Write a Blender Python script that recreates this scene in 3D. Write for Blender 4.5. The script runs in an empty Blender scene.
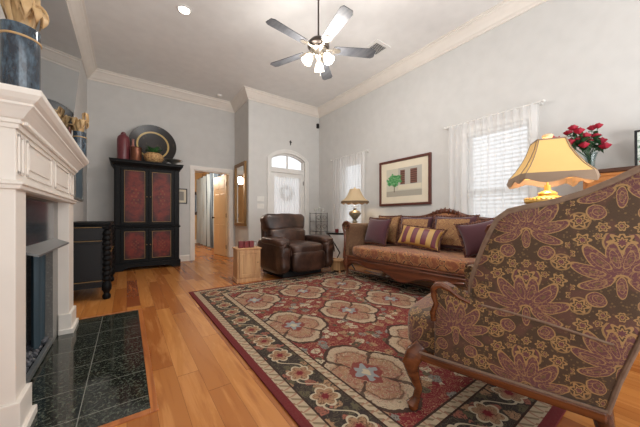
import bpy, bmesh, math, random
from mathutils import Vector, Matrix, noise
random.seed(7)
PI = math.pi
S = bpy.context.scene
C = S.collection
# ------------------------------------------------------------------ camera, world, lights, exposure
cd = bpy.data.cameras.new('camera'); cam = bpy.data.objects.new('camera', cd); C.objects.link(cam)
cd.sensor_width = 36; cd.lens = 36*267/640; cd.shift_y = 4/640; cd.clip_start = 0.03
cam.location = (0, 0, 1.0); cam.rotation_euler = (PI/2, 0, -math.radians(35.9))
S.camera = cam
W = bpy.data.worlds.new('daylight'); S.world = W; W.use_nodes = True
bg = W.node_tree.nodes['Background']; bg.inputs[0].default_value = (0.93, 0.96, 1.0, 1); bg.inputs[1].default_value = .74
S.view_settings.view_transform = 'Standard'; S.view_settings.look = 'None'
S.view_settings.gamma = 1; S.view_settings.use_curve_mapping = False
S.view_settings.exposure = .80
S.cycles.use_denoising = True
S.cycles.max_bounces = 10; S.cycles.diffuse_bounces = 6; S.cycles.transparent_max_bounces = 16
S.cycles.sample_clamp_indirect = 6

def light(name, kind, loc, power, color=(1, .9, .78), size=.1, parent=None, rot=None):
    l = bpy.data.lights.new(name, kind); l.energy = power; l.color = color
    if kind == 'POINT': l.shadow_soft_size = size
    if kind == 'AREA': l.size = size
    if kind == 'SPOT': l.spot_size = 2.4; l.spot_blend = .8; l.shadow_soft_size = size
    o = bpy.data.objects.new(name, l); C.objects.link(o); o.location = loc
    if rot: o.rotation_euler = rot
    if parent: o.parent = parent
    return o
def area(name, loc, rot, sx, sy, power, color):
    l = bpy.data.lights.new(name, 'AREA'); l.shape = 'RECTANGLE'; l.size = sx; l.size_y = sy; l.energy = power; l.color = color
    o = bpy.data.objects.new(name, l); C.objects.link(o); o.location = loc; o.rotation_euler = rot; return o
area('fill_rear', (1.9, -2.55, 1.7), (math.radians(100), 0, 0), 4.2, 2.4, 34, (1, .98, .96))  # added fill from behind the camera, evens out the room
area('fill_ceiling', (1.9, -1.5, .9), (math.radians(158), 0, 0), 3.4, 1.6, 60, (.93, .97, 1))  # added fill aimed up to brighten the ceiling
light('light_downlight', 'SPOT', (.64, 4.07, 3.84), 40, (1, .88, .72), .08)
light('fill_bedroom', 'POINT', (1.4, 8.6, 2.2), 40, (1, .87, .70), .12)  # added lamp to light the bedroom, has no fixture

# ------------------------------------------------------------------ material expressions
NT = [None]
def _s(v):
    return v.s if isinstance(v, X) else v
def _put(inp, v):
    v = _s(v)
    if isinstance(v, (int, float)): inp.default_value = v
    elif isinstance(v, (tuple, list)): inp.default_value = tuple(v)+((1,) if len(v) == 3 and inp.type == 'RGBA' else ())
    else: NT[0].links.new(v, inp)
def mth(op, a, b=None, c=None):
    n = NT[0].nodes.new('ShaderNodeMath'); n.operation = op
    _put(n.inputs[0], a)
    if b is not None: _put(n.inputs[1], b)
    if c is not None: _put(n.inputs[2], c)
    return X(n.outputs[0])
class X:
    def __init__(s, sock): s.s = sock
    def __add__(a, b): return mth('ADD', a, b)
    __radd__ = __add__
    def __sub__(a, b): return mth('SUBTRACT', a, b)
    def __rsub__(a, b): return mth('SUBTRACT', b, a)
    def __mul__(a, b): return mth('MULTIPLY', a, b)
    __rmul__ = __mul__
    def __truediv__(a, b): return mth('DIVIDE', a, b)
    def __neg__(a): return mth('MULTIPLY', a, -1.0)
    def __lt__(a, b): return mth('LESS_THAN', a, b)
    def __gt__(a, b): return mth('GREATER_THAN', a, b)
def ab(a): return mth('ABSOLUTE', a)
def mn(a, b): return mth('MINIMUM', a, b)
def mx(a, b): return mth('MAXIMUM', a, b)
def fl(a): return mth('FLOOR', a)
def fr(a): return mth('FRACT', a)
def sn(a): return mth('SINE', a)
def cs(a): return mth('COSINE', a)
def sq(a): return mth('SQRT', a)
def at2(a, b): return mth('ARCTAN2', a, b)
def ss(e0, e1, v):
    n = NT[0].nodes.new('ShaderNodeMapRange'); n.interpolation_type = 'SMOOTHSTEP'
    _put(n.inputs[0], v); n.inputs[1].default_value = e0; n.inputs[2].default_value = e1
    return X(n.outputs[0])
def mix(a, b, f):
    n = NT[0].nodes.new('ShaderNodeMix'); n.data_type = 'RGBA'
    _put(n.inputs[0], f); _put(n.inputs[6], a); _put(n.inputs[7], b)
    return X(n.outputs[2])
def vec(x, y, z=0.0):
    n = NT[0].nodes.new('ShaderNodeCombineXYZ')
    for i, v in enumerate((x, y, z)): _put(n.inputs[i], v)
    return X(n.outputs[0])
def coord(kind='Object'):
    n = NT[0].nodes.new('ShaderNodeTexCoord'); m = NT[0].nodes.new('ShaderNodeSeparateXYZ')
    NT[0].links.new(n.outputs[kind], m.inputs[0])
    return X(m.outputs[0]), X(m.outputs[1]), X(m.outputs[2])
def nz(v, scale, detail=3, rough=.5, dist=0):
    n = NT[0].nodes.new('ShaderNodeTexNoise')
    if v is not None: _put(n.inputs['Vector'], v)
    else:
        t = NT[0].nodes.new('ShaderNodeTexCoord'); NT[0].links.new(t.outputs['Object'], n.inputs['Vector'])
    n.inputs['Scale'].default_value = scale; n.inputs['Detail'].default_value = detail
    n.inputs['Roughness'].default_value = rough; n.inputs['Distortion'].default_value = dist
    return X(n.outputs[0])
def wn(v):
    n = NT[0].nodes.new('ShaderNodeTexWhiteNoise'); n.noise_dimensions = '3D'; _put(n.inputs['Vector'], v); return X(n.outputs[0])
def vor(v, scale, feat='F1', out=0, rnd=1):
    n = NT[0].nodes.new('ShaderNodeTexVoronoi'); n.feature = feat; _put(n.inputs['Vector'], v)
    n.inputs['Scale'].default_value = scale; n.inputs['Randomness'].default_value = rnd
    return X(n.outputs[out])
def lin(r, g, b):
    f = lambda c: ((c/255)/12.92 if c/255 <= .04045 else ((c/255+.055)/1.055)**2.4)
    return (f(r), f(g), f(b))
def mat(name, col=None, rough=.5, metal=0, spec=.5, coat=0, fn=None, bump=None, emit=None, es=0, trans=0, alpha=None, sss=0, sheen=0):
    m = bpy.data.materials.new(name); m.use_nodes = True; NT[0] = m.node_tree
    b = m.node_tree.nodes['Principled BSDF']
    b.inputs['Roughness'].default_value = rough; b.inputs['Metallic'].default_value = metal
    b.inputs['Specular IOR Level'].default_value = spec; b.inputs['Coat Weight'].default_value = coat
    b.inputs['Coat Roughness'].default_value = .12
    b.inputs['Transmission Weight'].default_value = trans
    if sheen: b.inputs['Sheen Weight'].default_value = sheen
    if fn: c = fn()
    else:
        # faint tonal wander so nothing is one flat colour
        v = nz(None, 6, 3)
        c = mix(tuple(x*.93 for x in col), tuple(min(1, x*1.07) for x in col), v)
    _put(b.inputs['Base Color'], c)
    if emit: _put(b.inputs['Emission Color'], emit); b.inputs['Emission Strength'].default_value = es
    if bump:
        h, st, dist = bump()
        n = m.node_tree.nodes.new('ShaderNodeBump'); _put(n.inputs['Height'], h)
        n.inputs['Strength'].default_value = st; n.inputs['Distance'].default_value = dist
        m.node_tree.links.new(n.outputs[0], b.inputs['Normal'])
    return m
def sheer(name, col, tr, tl=.5):
    m = bpy.data.materials.new(name); m.use_nodes = True; nt = m.node_tree; nt.nodes.clear()
    o = nt.nodes.new('ShaderNodeOutputMaterial'); a = nt.nodes.new('ShaderNodeBsdfTransparent')
    d = nt.nodes.new('ShaderNodeBsdfDiffuse'); t = nt.nodes.new('ShaderNodeBsdfTranslucent')
    m1 = nt.nodes.new('ShaderNodeMixShader'); m2 = nt.nodes.new('ShaderNodeMixShader')
    d.inputs[0].default_value = (*col, 1); t.inputs[0].default_value = (*col, 1)
    m1.inputs[0].default_value = tl; nt.links.new(d.outputs[0], m1.inputs[1]); nt.links.new(t.outputs[0], m1.inputs[2])
    m2.inputs[0].default_value = tr; nt.links.new(m1.outputs[0], m2.inputs[1]); nt.links.new(a.outputs[0], m2.inputs[2])
    nt.links.new(m2.outputs[0], o.inputs[0]); return m
def glass(name, col=(1, 1, 1), rough=0.0, tr=.75):
    m = bpy.data.materials.new(name); m.use_nodes = True; nt = m.node_tree; nt.nodes.clear()
    o = nt.nodes.new('ShaderNodeOutputMaterial'); a = nt.nodes.new('ShaderNodeBsdfTransparent'); a.inputs[0].default_value = (*col, 1)
    g = nt.nodes.new('ShaderNodeBsdfGlossy'); g.inputs['Roughness'].default_value = .05+rough
    k = nt.nodes.new('ShaderNodeMixShader'); f = nt.nodes.new('ShaderNodeFresnel'); f.inputs[0].default_value = 1.45
    ge = nt.nodes.new('ShaderNodeNewGeometry'); mr_ = nt.nodes.new('ShaderNodeMapRange'); mr_.inputs[3].default_value = 1.45; mr_.inputs[4].default_value = 1/1.45
    nt.links.new(ge.outputs['Backfacing'], mr_.inputs[0]); nt.links.new(mr_.outputs[0], f.inputs[0])
    nt.links.new(f.outputs[0], k.inputs[0]); nt.links.new(a.outputs[0], k.inputs[1]); nt.links.new(g.outputs[0], k.inputs[2])
    nt.links.new(k.outputs[0], o.inputs[0]); return m

# ---- patterned materials
def f_floor():
    x, y, z = coord()
    i = fl(x/.127); u = fr(x/.127)
    off = wn(vec(i, 3.0)); v = y/1.5+off*7.0
    j = fl(v); k = wn(vec(i, j, 1.0)); k2 = wn(vec(i, j, 5.0))
    g = nz(vec(x*26.0+k*40.0, y*1.6+k2*9.0, 0.0), 1.0, 5, .6, .6)
    g2 = nz(vec(x*7.0+k*17.0, y*.8+k*30.0, 0.0), 1.0, 4, .6, 1.4)
    a = mix(lin(156, 93, 42), lin(184, 122, 62), ss(.1, .95, k))
    a = mix(a, lin(120, 58, 32), ss(.9, .95, k2)*.7)
    a = mix(a, lin(128, 64, 28), ss(.5, .75, g)*.45)
    a = mix(a, lin(206, 144, 84), ss(.5, .66, g2)*.5)
    gap = mx((u < .012), (fr(v) < .0025))
    return mix(a, lin(70, 34, 16), gap*.8)
def b_floor():
    x, y, z = coord(); u = fr(x/.127)
    return (u > .02), .15, .002
def f_rug():
    x, y, z = coord('Object')           # rug-local metres, origin at its near left corner
    WX, WY = 2.80, 3.52
    dx = mn(x, WX-x); dy = mn(y, WY-y); d = mn(dx, dy)
    al = mix(vec(y, x), vec(x, y), dx > dy)
    m = NT[0].nodes.new('ShaderNodeSeparateXYZ'); NT[0].links.new(al.s, m.inputs[0]); t = X(m.outputs[0])
    P = vec(x, y)
    x0, y0 = x, y
    n1 = nz(P, 9, 3, .55, 1.5); n2 = nz(P, 17, 3, .5, 1.0); n3 = nz(vec(x+5.0, y), 7, 2, .5, 2.0)
    red, cream, navy, tan, rose, olive, dk = lin(104, 16, 32), lin(176, 164, 140), lin(34, 33, 36), lin(150, 118, 90), lin(140, 86, 72), lin(82, 78, 60), lin(36, 20, 20)
    # field: shield medallions on crimson
    fx = fr((x-.575)/.68+.5)-.5; fy = fr((y-.84)/.92+.5)-.5
    rx = fx*.68; ry = fy*.92*.8
    rx = rx+(n1-.5)*.05; ry = ry+(n2-.5)*.035
    r = sq(rx*rx+ry*ry); th = at2(ry, rx)
    R = .235+ab(cs(th*2.0+.4))*.075+ab(cs(th*6.0))*.012
    q = r/R
    n4 = nz(P, 13, 2, .5, 1.8); n5 = nz(vec(x+9.0, y), 21, 2, .5, 1.2)
    curl = ab(fr(n4*7.0)-.5); curl2 = ab(fr(n5*6.0)-.5)
    leaf = vor(vec(x+n1*.07, y+n2*.07), 13, 'F1'); lid = vor(vec(x+n1*.07, y+n2*.07), 13, 'F1', 1)
    m2 = NT[0].nodes.new('ShaderNodeSeparateColor'); NT[0].links.new(lid.s, m2.inputs[0]); li = X(m2.outputs[0]); lj = X(m2.outputs[1])
    on = (leaf < .50)*(lj > .18)
    lc = mix(mix(tan, cream, lj > .6), mix(olive, lin(120, 118, 112), lj > .5), li > .62)
    fieldc = mix(red, lc, on)
    fieldc = mix(fieldc, dk, on*(curl2 < .13)*.8)
    fieldc = mix(fieldc, rose, (leaf < .15))
    fieldc = mix(fieldc, tan, (1.0-on)*(curl < .09)*.9)
    petal = ab(cs(th*2.0+.4))
    med = mix(rose, tan, ss(.35, .65, n4))
    med = mix(med, lin(176, 160, 136), ss(.16, .05, ab(q-.84))*.8)
    med = mix(med, cream, (curl < .10)*.75)
    med = mix(med, olive, (curl2 < .08)*.7)
    med = mix(med, lin(120, 60, 56), (curl2 > .44)*(q < .8)*.7)
    med = mix(med, dk, (ab(q-.965) < .042)*.95)
    med = mix(med, dk, (petal < .12)*(q > .36)*.85)
    med = mix(med, dk, (ab(q-.62-.1*petal) < .018)*.6)
    med = mix(med, lin(112, 38, 42), (q < .33)*.85)
    med = mix(med, lin(128, 136, 138), (q < .22+cs(th*6.0)*.06)*1.0)
    med = mix(med, cream, (q < .09))
    fieldc = mix(fieldc, med, q < 1.0)
    # wide dark border: alternating rosettes and curling leaves
    bt = fr(t/.27+.5)-.5; bd = (d-.225)
    bx = bt*.27; br = sq(bx*bx+bd*bd); bth = at2(bd, bx)
    ros = br/(.055+ab(cs(bth*3.0))*.024)
    st = fr(t/.27)-.5; sx = st*.27; sy = bd
    lf1 = ab(sy-sn(t*2*PI/.27)*.055)
    lv = vor(vec(x+n1*.08, y+n2*.08), 15, 'F1'); lvi = vor(vec(x+n1*.08, y+n2*.08), 15, 'F1', 1)
    m3 = NT[0].nodes.new('ShaderNodeSeparateColor'); NT[0].links.new(lvi.s, m3.inputs[0]); l3 = X(m3.outputs[0])
    bc = mix(navy, mix(tan, mix(olive, rose, l3 > .7), l3 > .35), (lv < .50)*(l3 > .15))
    bc = mix(bc, navy, (lv < .5)*(curl2 < .12)*.85)
    bc = mix(bc, olive, (lv > .5)*(curl < .12)*.9)
    bc = mix(bc, cream, (lf1 < .006))
    bc = mix(bc, cream, (ros < 1.1)*(ros > .92))
    bc = mix(bc, mix(rose, tan, ss(.2, .7, ros)), ros < .92)
    bc = mix(bc, dk, (ros < .92)*(curl2 < .13)*.7); bc = mix(bc, red, ros < .3)
    # guard bands
    gt = fr(t/.07); gb = mix(cream, olive, (ab(gt-.5+(fr(d/.06)-.5)*.7) < .13)*.8)
    gb = mix(gb, rose, (ab(gt-.12-(fr(d/.06)-.5)*.2) < .09)*.7)
    gb = mix(gb, tan, nz(P, 60, 2)*.5)
    c = mix(lin(98, 24, 34), gb, d > .05)
    c = mix(c, dk, (ab(d-.115) < .006))
    c = mix(c, bc, d > .119)
    c = mix(c, dk, (ab(d-.33) < .005))
    c = mix(c, gb, d > .335)
    c = mix(c, dk, (ab(d-.39) < .006))
    c = mix(c, fieldc, d > .396)
    return mix(c, mix(c, lin(130, 108, 92), .25), nz(P, 90, 2))
def f_damask(scale=1.0, ground=None, gold=None, purple=None):
    ground = ground or lin(46, 31, 20); gold = gold or lin(156, 122, 76); purple = purple or lin(88, 42, 56)
    def fn():
        u, v, w = coord('UV')
        u = u/scale; v = v/scale
        n = nz(vec(u, v), 30, 2); u = u+(n-.5)*.008; v = v+(n-.5)*.006
        CW, CH = .30, .36
        col = fl(u/CW); odd = fr(col/2.0)*2.0
        px = (fr(u/CW)-.5)*CW; py = (fr(v/CH+odd*.5)-.5)*CH
        ax = ab(px)
        def petal(a, r0, A, B):
            ca, sa = math.cos(a), math.sin(a)
            lx = ax*ca+py*sa-r0; ly = py*ca-ax*sa
            bend = ly-lx*lx*2.2
            return sq(mth('POWER', ab(lx)/A, 2.0)+mth('POWER', ab(bend)/B, 2.0))
        e = mn(petal(1.32, .080, .072, .024), mn(petal(.80, .088, .082, .030), mn(petal(.22, .085, .075, .026), petal(-.42, .075, .062, .021))))
        fan = sq(mth('POWER', ax/.016, 2.0)+mth('POWER', (py+.035)/.045, 2.0))
        cu = sq(mth('POWER', ax-.062, 2.0)+mth('POWER', py+.088, 2.0)); cth = at2(py+.088, ax-.062)
        e = mn(e, mn(fan, cu/(cs(cth+.6)*.012+.030)))
        ev = nz(vec(u, v), 55, 2)
        dots = vor(vec(u, v), 70, 'F1')
        def rosette(cx, cy, R, k=6.0):
            qx = ax-cx; qy = py-cy
            r = sq(qx*qx+qy*qy); th = at2(qy, qx)
            return r/(cs(th*k)*R*.22+R)
        f = mn(rosette(.0, .145, .036, 8.0), mn(rosette(.112, .150, .025), mn(rosette(.122, -.13, .026), mn(rosette(.052, -.155, .018), rosette(.066, .168, .013, 5.0)))))
        f = mn(f, mn(rosette(.150, .09, .015, 5.0), mn(rosette(.0, -.15, .016, 5.0), mn(rosette(.148, -.055, .013, 5.0), rosette(.088, -.115, .012, 5.0)))))
        c = mix(ground, lin(104, 82, 48), (dots < .27)*.75)
        c = mix(c, lin(86, 48, 46), ss(.5, .62, nz(vec(u, v), 9, 1))*.6)
        rr = sq(ax*ax+mth('POWER', py-.145, 2.0)); c = mix(c, gold, (ab(rr-.052) < .0035)*.85)
        c = mix(c, purple, (ab(rr-.043) < .0055)*.9)
        r4 = sq(mth('POWER', ax-.122, 2.0)+mth('POWER', py+.13, 2.0)); c = mix(c, gold, (ab(r4-.034) < .003)*.7)
        c = mix(c, mix(gold, ground, ab(f-.6) < .10), f < 1.0)
        c = mix(c, purple, f < .33)
        c = mix(c, gold, e < 1.0)
        c = mix(c, mix(purple, gold, (ab(ev-.5) < .03)*.5), e < .88)
        c = mix(c, gold, (ab(e-.5) < .035)*.8)
        c = mix(c, mix(ground, gold, .3), e < .16)
        thread = nz(vec(u*8.0, v), 160, 1)
        return mix(c, mix(c, lin(150, 112, 70), .25), thread)
    return fn
def f_sofa(ground, gold, deep, sc=1.0):
    def fn():
        u, v, w = coord('UV'); u = u/sc; v = v/sc
        n = nz(vec(u, v), 14, 3, .6, 1.0)
        a = ab(fr((u+v)/.17)-.5); b = ab(fr((u-v)/.17)-.5)
        lat = mn(a, b)
        px = fr((u+v)/.17)-.5; py = fr((u-v)/.17)-.5
        r = sq(px*px+py*py); th = at2(py, px)
        med = r/(.27+cs(th*4.0)*.07)
        c = mix(ground, gold, ss(.45, .6, n)*.6)
        c = mix(c, deep, (lat < .05)*.9)
        c = mix(c, gold, (ab(lat-.075) < .012)*.8)
        c = mix(c, gold, (med < 1.0)*.7)
        c = mix(c, deep, (ab(med-.7) < .13)*.85)
        c = mix(c, ground, med < .4)
        return mix(c, deep, ss(.55, .7, nz(vec(u, v), 40, 2))*.35)
    return fn
def f_stripe():
    u, v, w = coord('UV')
    k = fr(u/.15); c = mix(lin(104, 42, 58), lin(188, 152, 84), k > .5)
    c = mix(c, lin(60, 30, 40), (ab(k-.5) < .03))
    return mix(c, lin(120, 60, 50), nz(vec(u, v*9.0), 30, 2)*.3)
def f_wood(a, b, sx=18, along='y'):
    def fn():
        x, y, z = coord()
        v = {'x': vec(x*1.5, y*sx, z*sx), 'y': vec(x*sx, y*1.5, z*sx), 'z': vec(x*sx, y*sx, z*1.5)}[along]
        n = nz(v, 1.0, 5, .6, .8)
        return mix(a, b, ss(.3, .7, n))
    return fn
def f_granite(base, fleck, fl2):
    def fn():
        x, y, z = coord(); P = vec(x, y, z)
        n = nz(P, 90, 4, .7); k = vor(P, 130)
        c = mix(base, fleck, ss(.52, .68, n))
        return mix(c, fl2, (k < .16)*.9)
    return fn
def f_tile():
    x, y, z = coord(); P = vec(x, y, z)
    n = nz(P, 70, 4, .7); k = vor(P, 110)
    c = mix(lin(22, 25, 23), lin(84, 90, 78), ss(.46, .66, n)); c = mix(c, lin(120, 116, 92), (k < .15)*.8)
    g = mx((fr((x+.195)/.305+.5) < .012), (fr((y-.05)/.305) < .012))
    gx = ab(fr((x+.195)/.305+.5)-.5)
    g = mx((ab(x+.195) < .0022), ab(fr((y-.1)/.305)-.5) < .007)
    return mix(c, lin(128, 128, 120), g)
def f_leather():
    n = nz(None, 5, 4, .6); return mix(lin(40, 25, 19), lin(84, 57, 45), ss(.3, .75, n))
def f_redpanel():
    x, y, z = coord(); n = nz(vec(x, y, z), 9, 5, .7, .5)
    c = mix(lin(124, 42, 28), lin(80, 24, 20), ss(.35, .65, n))
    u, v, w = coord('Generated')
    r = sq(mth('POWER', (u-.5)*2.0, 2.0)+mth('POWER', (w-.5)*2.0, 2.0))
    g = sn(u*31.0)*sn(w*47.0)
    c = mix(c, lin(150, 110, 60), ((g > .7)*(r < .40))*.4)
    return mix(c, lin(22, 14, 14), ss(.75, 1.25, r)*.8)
def f_speck_blue():
    x, y, z = coord(); n = nz(vec(x*3.0, y*3.0, z), 14, 5, .7)
    c = mix(lin(26, 36, 48), lin(74, 96, 112), ss(.4, .75, n)); return c
def f_painting():
    u, v, w = coord('Generated')   # v across (world Y reversed), w up
    a = u
    n = nz(vec(a*5.0, w*5.0), 3, 4, .7)
    c = mix(lin(196, 192, 170), lin(206, 200, 186), n)
    c = mix(c, lin(170, 164, 150), w < .2)
    c = mix(c, lin(214, 206, 184), (a > .36)*(a < .98)*(w > .24)*(w < .4))
    c = mix(c, lin(182, 178, 168), (a > .36)*(w > .4))
    door = mx((a > .42)*(a < .55), (a > .70)*(a < .88))*(w > .42)*(w < .92)
    c = mix(c, lin(92, 58, 48), door)
    c = mix(c, lin(140, 96, 80), door*(ab(fr(w*14.0)-.5) < .12))
    r = sq(mth('POWER', (a-.24)/.22, 2.0)+mth('POWER', (w-.58)/.2, 2.0))
    c = mix(c, mix(lin(52, 128, 70), lin(120, 176, 120), ss(.4, .65, nz(vec(a, w), 16, 3))), (r+(nz(vec(a, w), 9, 3)-.5)*1.6) < 1.0)
    c = mix(c, lin(96, 84, 60), (ab(a-.24) < .012)*(w < .42)*(w > .16))
    return c
def f_abstract():
    u, v, w = coord('Generated'); n = nz(vec(u*3.0, v*3.0, w*3.0), 2.2, 4, .6, 1.0)
    c = mix(lin(200, 208, 200), lin(74, 110, 84), ss(.45, .6, n)); return mix(c, lin(158, 34, 38), ss(.62, .68, nz(vec(u*3.0, w*3.0, v), 3, 2)))

wall_m = mat('wall_paint', lin(204, 203, 200), .9, bump=lambda: (nz(None, 120, 2), .05, .002))
ceil_m = mat('ceiling_paint', lin(228, 226, 223), .95)
trim_m = mat('trim_paint', lin(226, 219, 210), .4)
white_m = mat('white_paint', lin(224, 222, 218), .4)
tan_wall = mat('tan_paint', lin(196, 162, 118), .9)
floor_m = mat('wood_floor', fn=f_floor, rough=.27, spec=.5, bump=b_floor)
rug_m = mat('rug_wool', fn=f_rug, rough=.95, spec=.1, bump=lambda: (nz(None, 300, 2), .3, .003))
tile_m = mat('black_granite_tile', fn=f_tile, rough=.08, spec=.6)
granite_dark = mat('dark_granite', fn=f_granite(lin(44, 50, 56), lin(92, 96, 100), lin(140, 140, 136)), rough=.12)
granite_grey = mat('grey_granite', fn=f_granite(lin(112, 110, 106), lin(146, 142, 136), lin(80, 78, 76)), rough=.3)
black_m = mat('black_paint', lin(26, 26, 28), .4, spec=.3)
ink_m = mat('flat_black', lin(20, 20, 22), .7)
wornblack = mat('worn_black_paint', fn=lambda: mix(lin(15, 15, 16), lin(96, 84, 66), ss(.62, .76, nz(None, 24, 4, .7))*.6), rough=.45, spec=.15)
iron_m = mat('iron', lin(40, 38, 36), .45, metal=.8)
hood_m = mat('grey_metal', lin(140, 144, 146), .35, metal=.7)
gold_m = mat('aged_gold', lin(134, 102, 62), .4, metal=.6)
goldline_m = mat('gilt_paint', lin(150, 116, 62), .5)
brass_m = mat('bright_brass', lin(222, 188, 108), .35, metal=.35)
nickel_m = mat('brushed_nickel', lin(170, 160, 146), .3, metal=.9)
bronze_m = mat('dark_bronze', lin(74, 66, 60), .35, metal=.7)
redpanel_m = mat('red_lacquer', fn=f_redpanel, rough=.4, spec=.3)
leather_m = mat('brown_leather', fn=f_leather, rough=.3, spec=.5, bump=lambda: (nz(None, 26, 5, .65, .6), .35, .012))
mahog_m = mat('mahogany', fn=f_wood(lin(74, 38, 24), lin(112, 62, 38), 14), rough=.3, coat=.3)
walnut_m = mat('walnut', fn=f_wood(lin(60, 28, 15), lin(116, 64, 32), 16), rough=.25, coat=.4)
pine_m = mat('light_oak', fn=f_wood(lin(176, 130, 88), lin(206, 164, 118), 20, 'z'), rough=.5)
darkwood_m = mat('dark_wood', fn=f_wood(lin(48, 28, 20), lin(78, 46, 32), 16), rough=.35)
warmwood_m = mat('honey_wood', fn=f_wood(lin(150, 90, 44), lin(186, 122, 66), 16), rough=.35)
damask_m = mat('damask_upholstery', fn=f_damask(.86), rough=.85, sheen=.2, bump=lambda: (nz(None, 220, 2), .25, .002))
damask_pipe_lit = mat('damask_welt_lit', fn=lambda: mix(lin(100, 76, 62), lin(140, 116, 96), nz(None, 40, 3)), rough=.85)  # welt fabric, paled to carry the light on the wing's top edge
sofafab = mat('sofa_brocade', fn=f_sofa(lin(128, 70, 40), lin(184, 132, 78), lin(62, 24, 24), 1.35), rough=.75, sheen=.2)
pillowfab = mat('gold_brocade', fn=f_sofa(lin(150, 110, 72), lin(182, 144, 96), lin(112, 64, 52), .8), rough=.8)
burg_m = mat('burgundy_velvet', lin(72, 28, 40), .8, sheen=.4)
armfab = mat('olive_brocade', fn=f_sofa(lin(112, 84, 62), lin(142, 112, 80), lin(84, 54, 44), .5), rough=.8)
ruffle_m = mat('ruffle_fringe', fn=lambda: mix(lin(70, 34, 36), lin(120, 80, 60), ss(.4, .6, nz(None, 30, 3))), rough=.85)
stripe_m = mat('striped_satin', fn=f_stripe, rough=.5)
curtain_m = sheer('sheer_voile', (.95, .95, .95), .46, .5)
dcurtain_m = sheer('door_voile', (.93, .93, .93), .16, .6)
glass_m = glass('clear_glass')
smoke_glass = glass('dark_glass', (.35, .38, .42))
mirror_m = mat('mirror_silvering', (.41, .44, .46), .03, metal=1)
mirror_m2 = mat('hall_mirror_silvering', (.78, .78, .76), .03, metal=1)
blind_m = mat('white_slats', lin(232, 232, 230), .5)
speck_m = mat('speckled_blue_glaze', fn=f_speck_blue, rough=.12, coat=.6)
cork_m = mat('tan_leaf', fn=lambda: mix(lin(150, 112, 66), lin(208, 176, 128), nz(None, 20, 3)), rough=.55)
plum_m = mat('plum_glaze', fn=lambda: mix(lin(84, 30, 40), lin(126, 62, 66), nz(None, 18, 4, .7)), rough=.35)
copper_m = mat('copper', lin(120, 76, 58), .3, metal=.7)
basket_m = mat('woven_cane', fn=lambda: mix(lin(140, 98, 58), lin(206, 168, 116), ss(.3, .7, nz(None, 40, 2))), rough=.7)
green_m = mat('green_leaf', lin(46, 96, 44), .5)
green2_m = mat('dark_rose_leaf', lin(44, 82, 48), .5)
rose_m = mat('rose_petal', lin(168, 26, 52), .6)
pewter_m = mat('pewter', lin(150, 148, 142), .3, metal=.8)
paper_m = mat('cream_mat', lin(224, 214, 192), .8)
painting_m = mat('watercolour', fn=f_painting, rough=.7)
abstract_m = mat('floral_print', fn=f_abstract, rough=.6)
bluepic_m = mat('blue_print', fn=lambda: mix(lin(40, 62, 84), lin(120, 146, 160), nz(None, 4, 4, .6)), rough=.4)
shade_gold = mat('gold_silk_shade', lin(214, 176, 112), .8, emit=lin(232, 180, 100), es=.12)
shade_band = mat('taupe_silk_band', lin(138, 116, 96), .8)
shade_cream = mat('taupe_shade', lin(168, 148, 118), .8, emit=lin(200, 170, 130), es=.12)
opal_m = mat('lit_opal_glass', lin(250, 236, 210), .3, emit=(1, .86, .66), es=2.2)
lens_m = mat('lit_lens', (1, 1, 1), .3, emit=(1, .93, .82), es=9)
stripe_cur = mat('blue_striped_drape', fn=lambda: mix(mix(lin(84, 102, 122), lin(168, 184, 198), ss(.3, .5, ab(fr(coord()[1]/.55)-.5)*2.0)), lin(60, 72, 86), (ab(fr(coord()[1]/.55)-.25) < .04)), rough=.8)
door_m = mat('tan_door_paint', lin(208, 180, 142), .45)
coal_m = mat('glass_pebbles', fn=lambda: mix(lin(30, 32, 38), lin(120, 122, 128), nz(None, 60, 2)), rough=.3)
mesh_m = mat('fire_mesh_curtain', lin(56, 74, 84), .5, metal=.4)
blade_m = mat('fan_blade_wood', fn=f_wood(lin(62, 64, 68), lin(88, 88, 90), 20), rough=.35)
red_m = mat('dark_red_wax', lin(112, 30, 34), .4)
plastic_m = mat('white_plastic', lin(226, 224, 218), .4)
soot_m = mat('firebox_brick', lin(48, 40, 36), .9)

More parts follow.
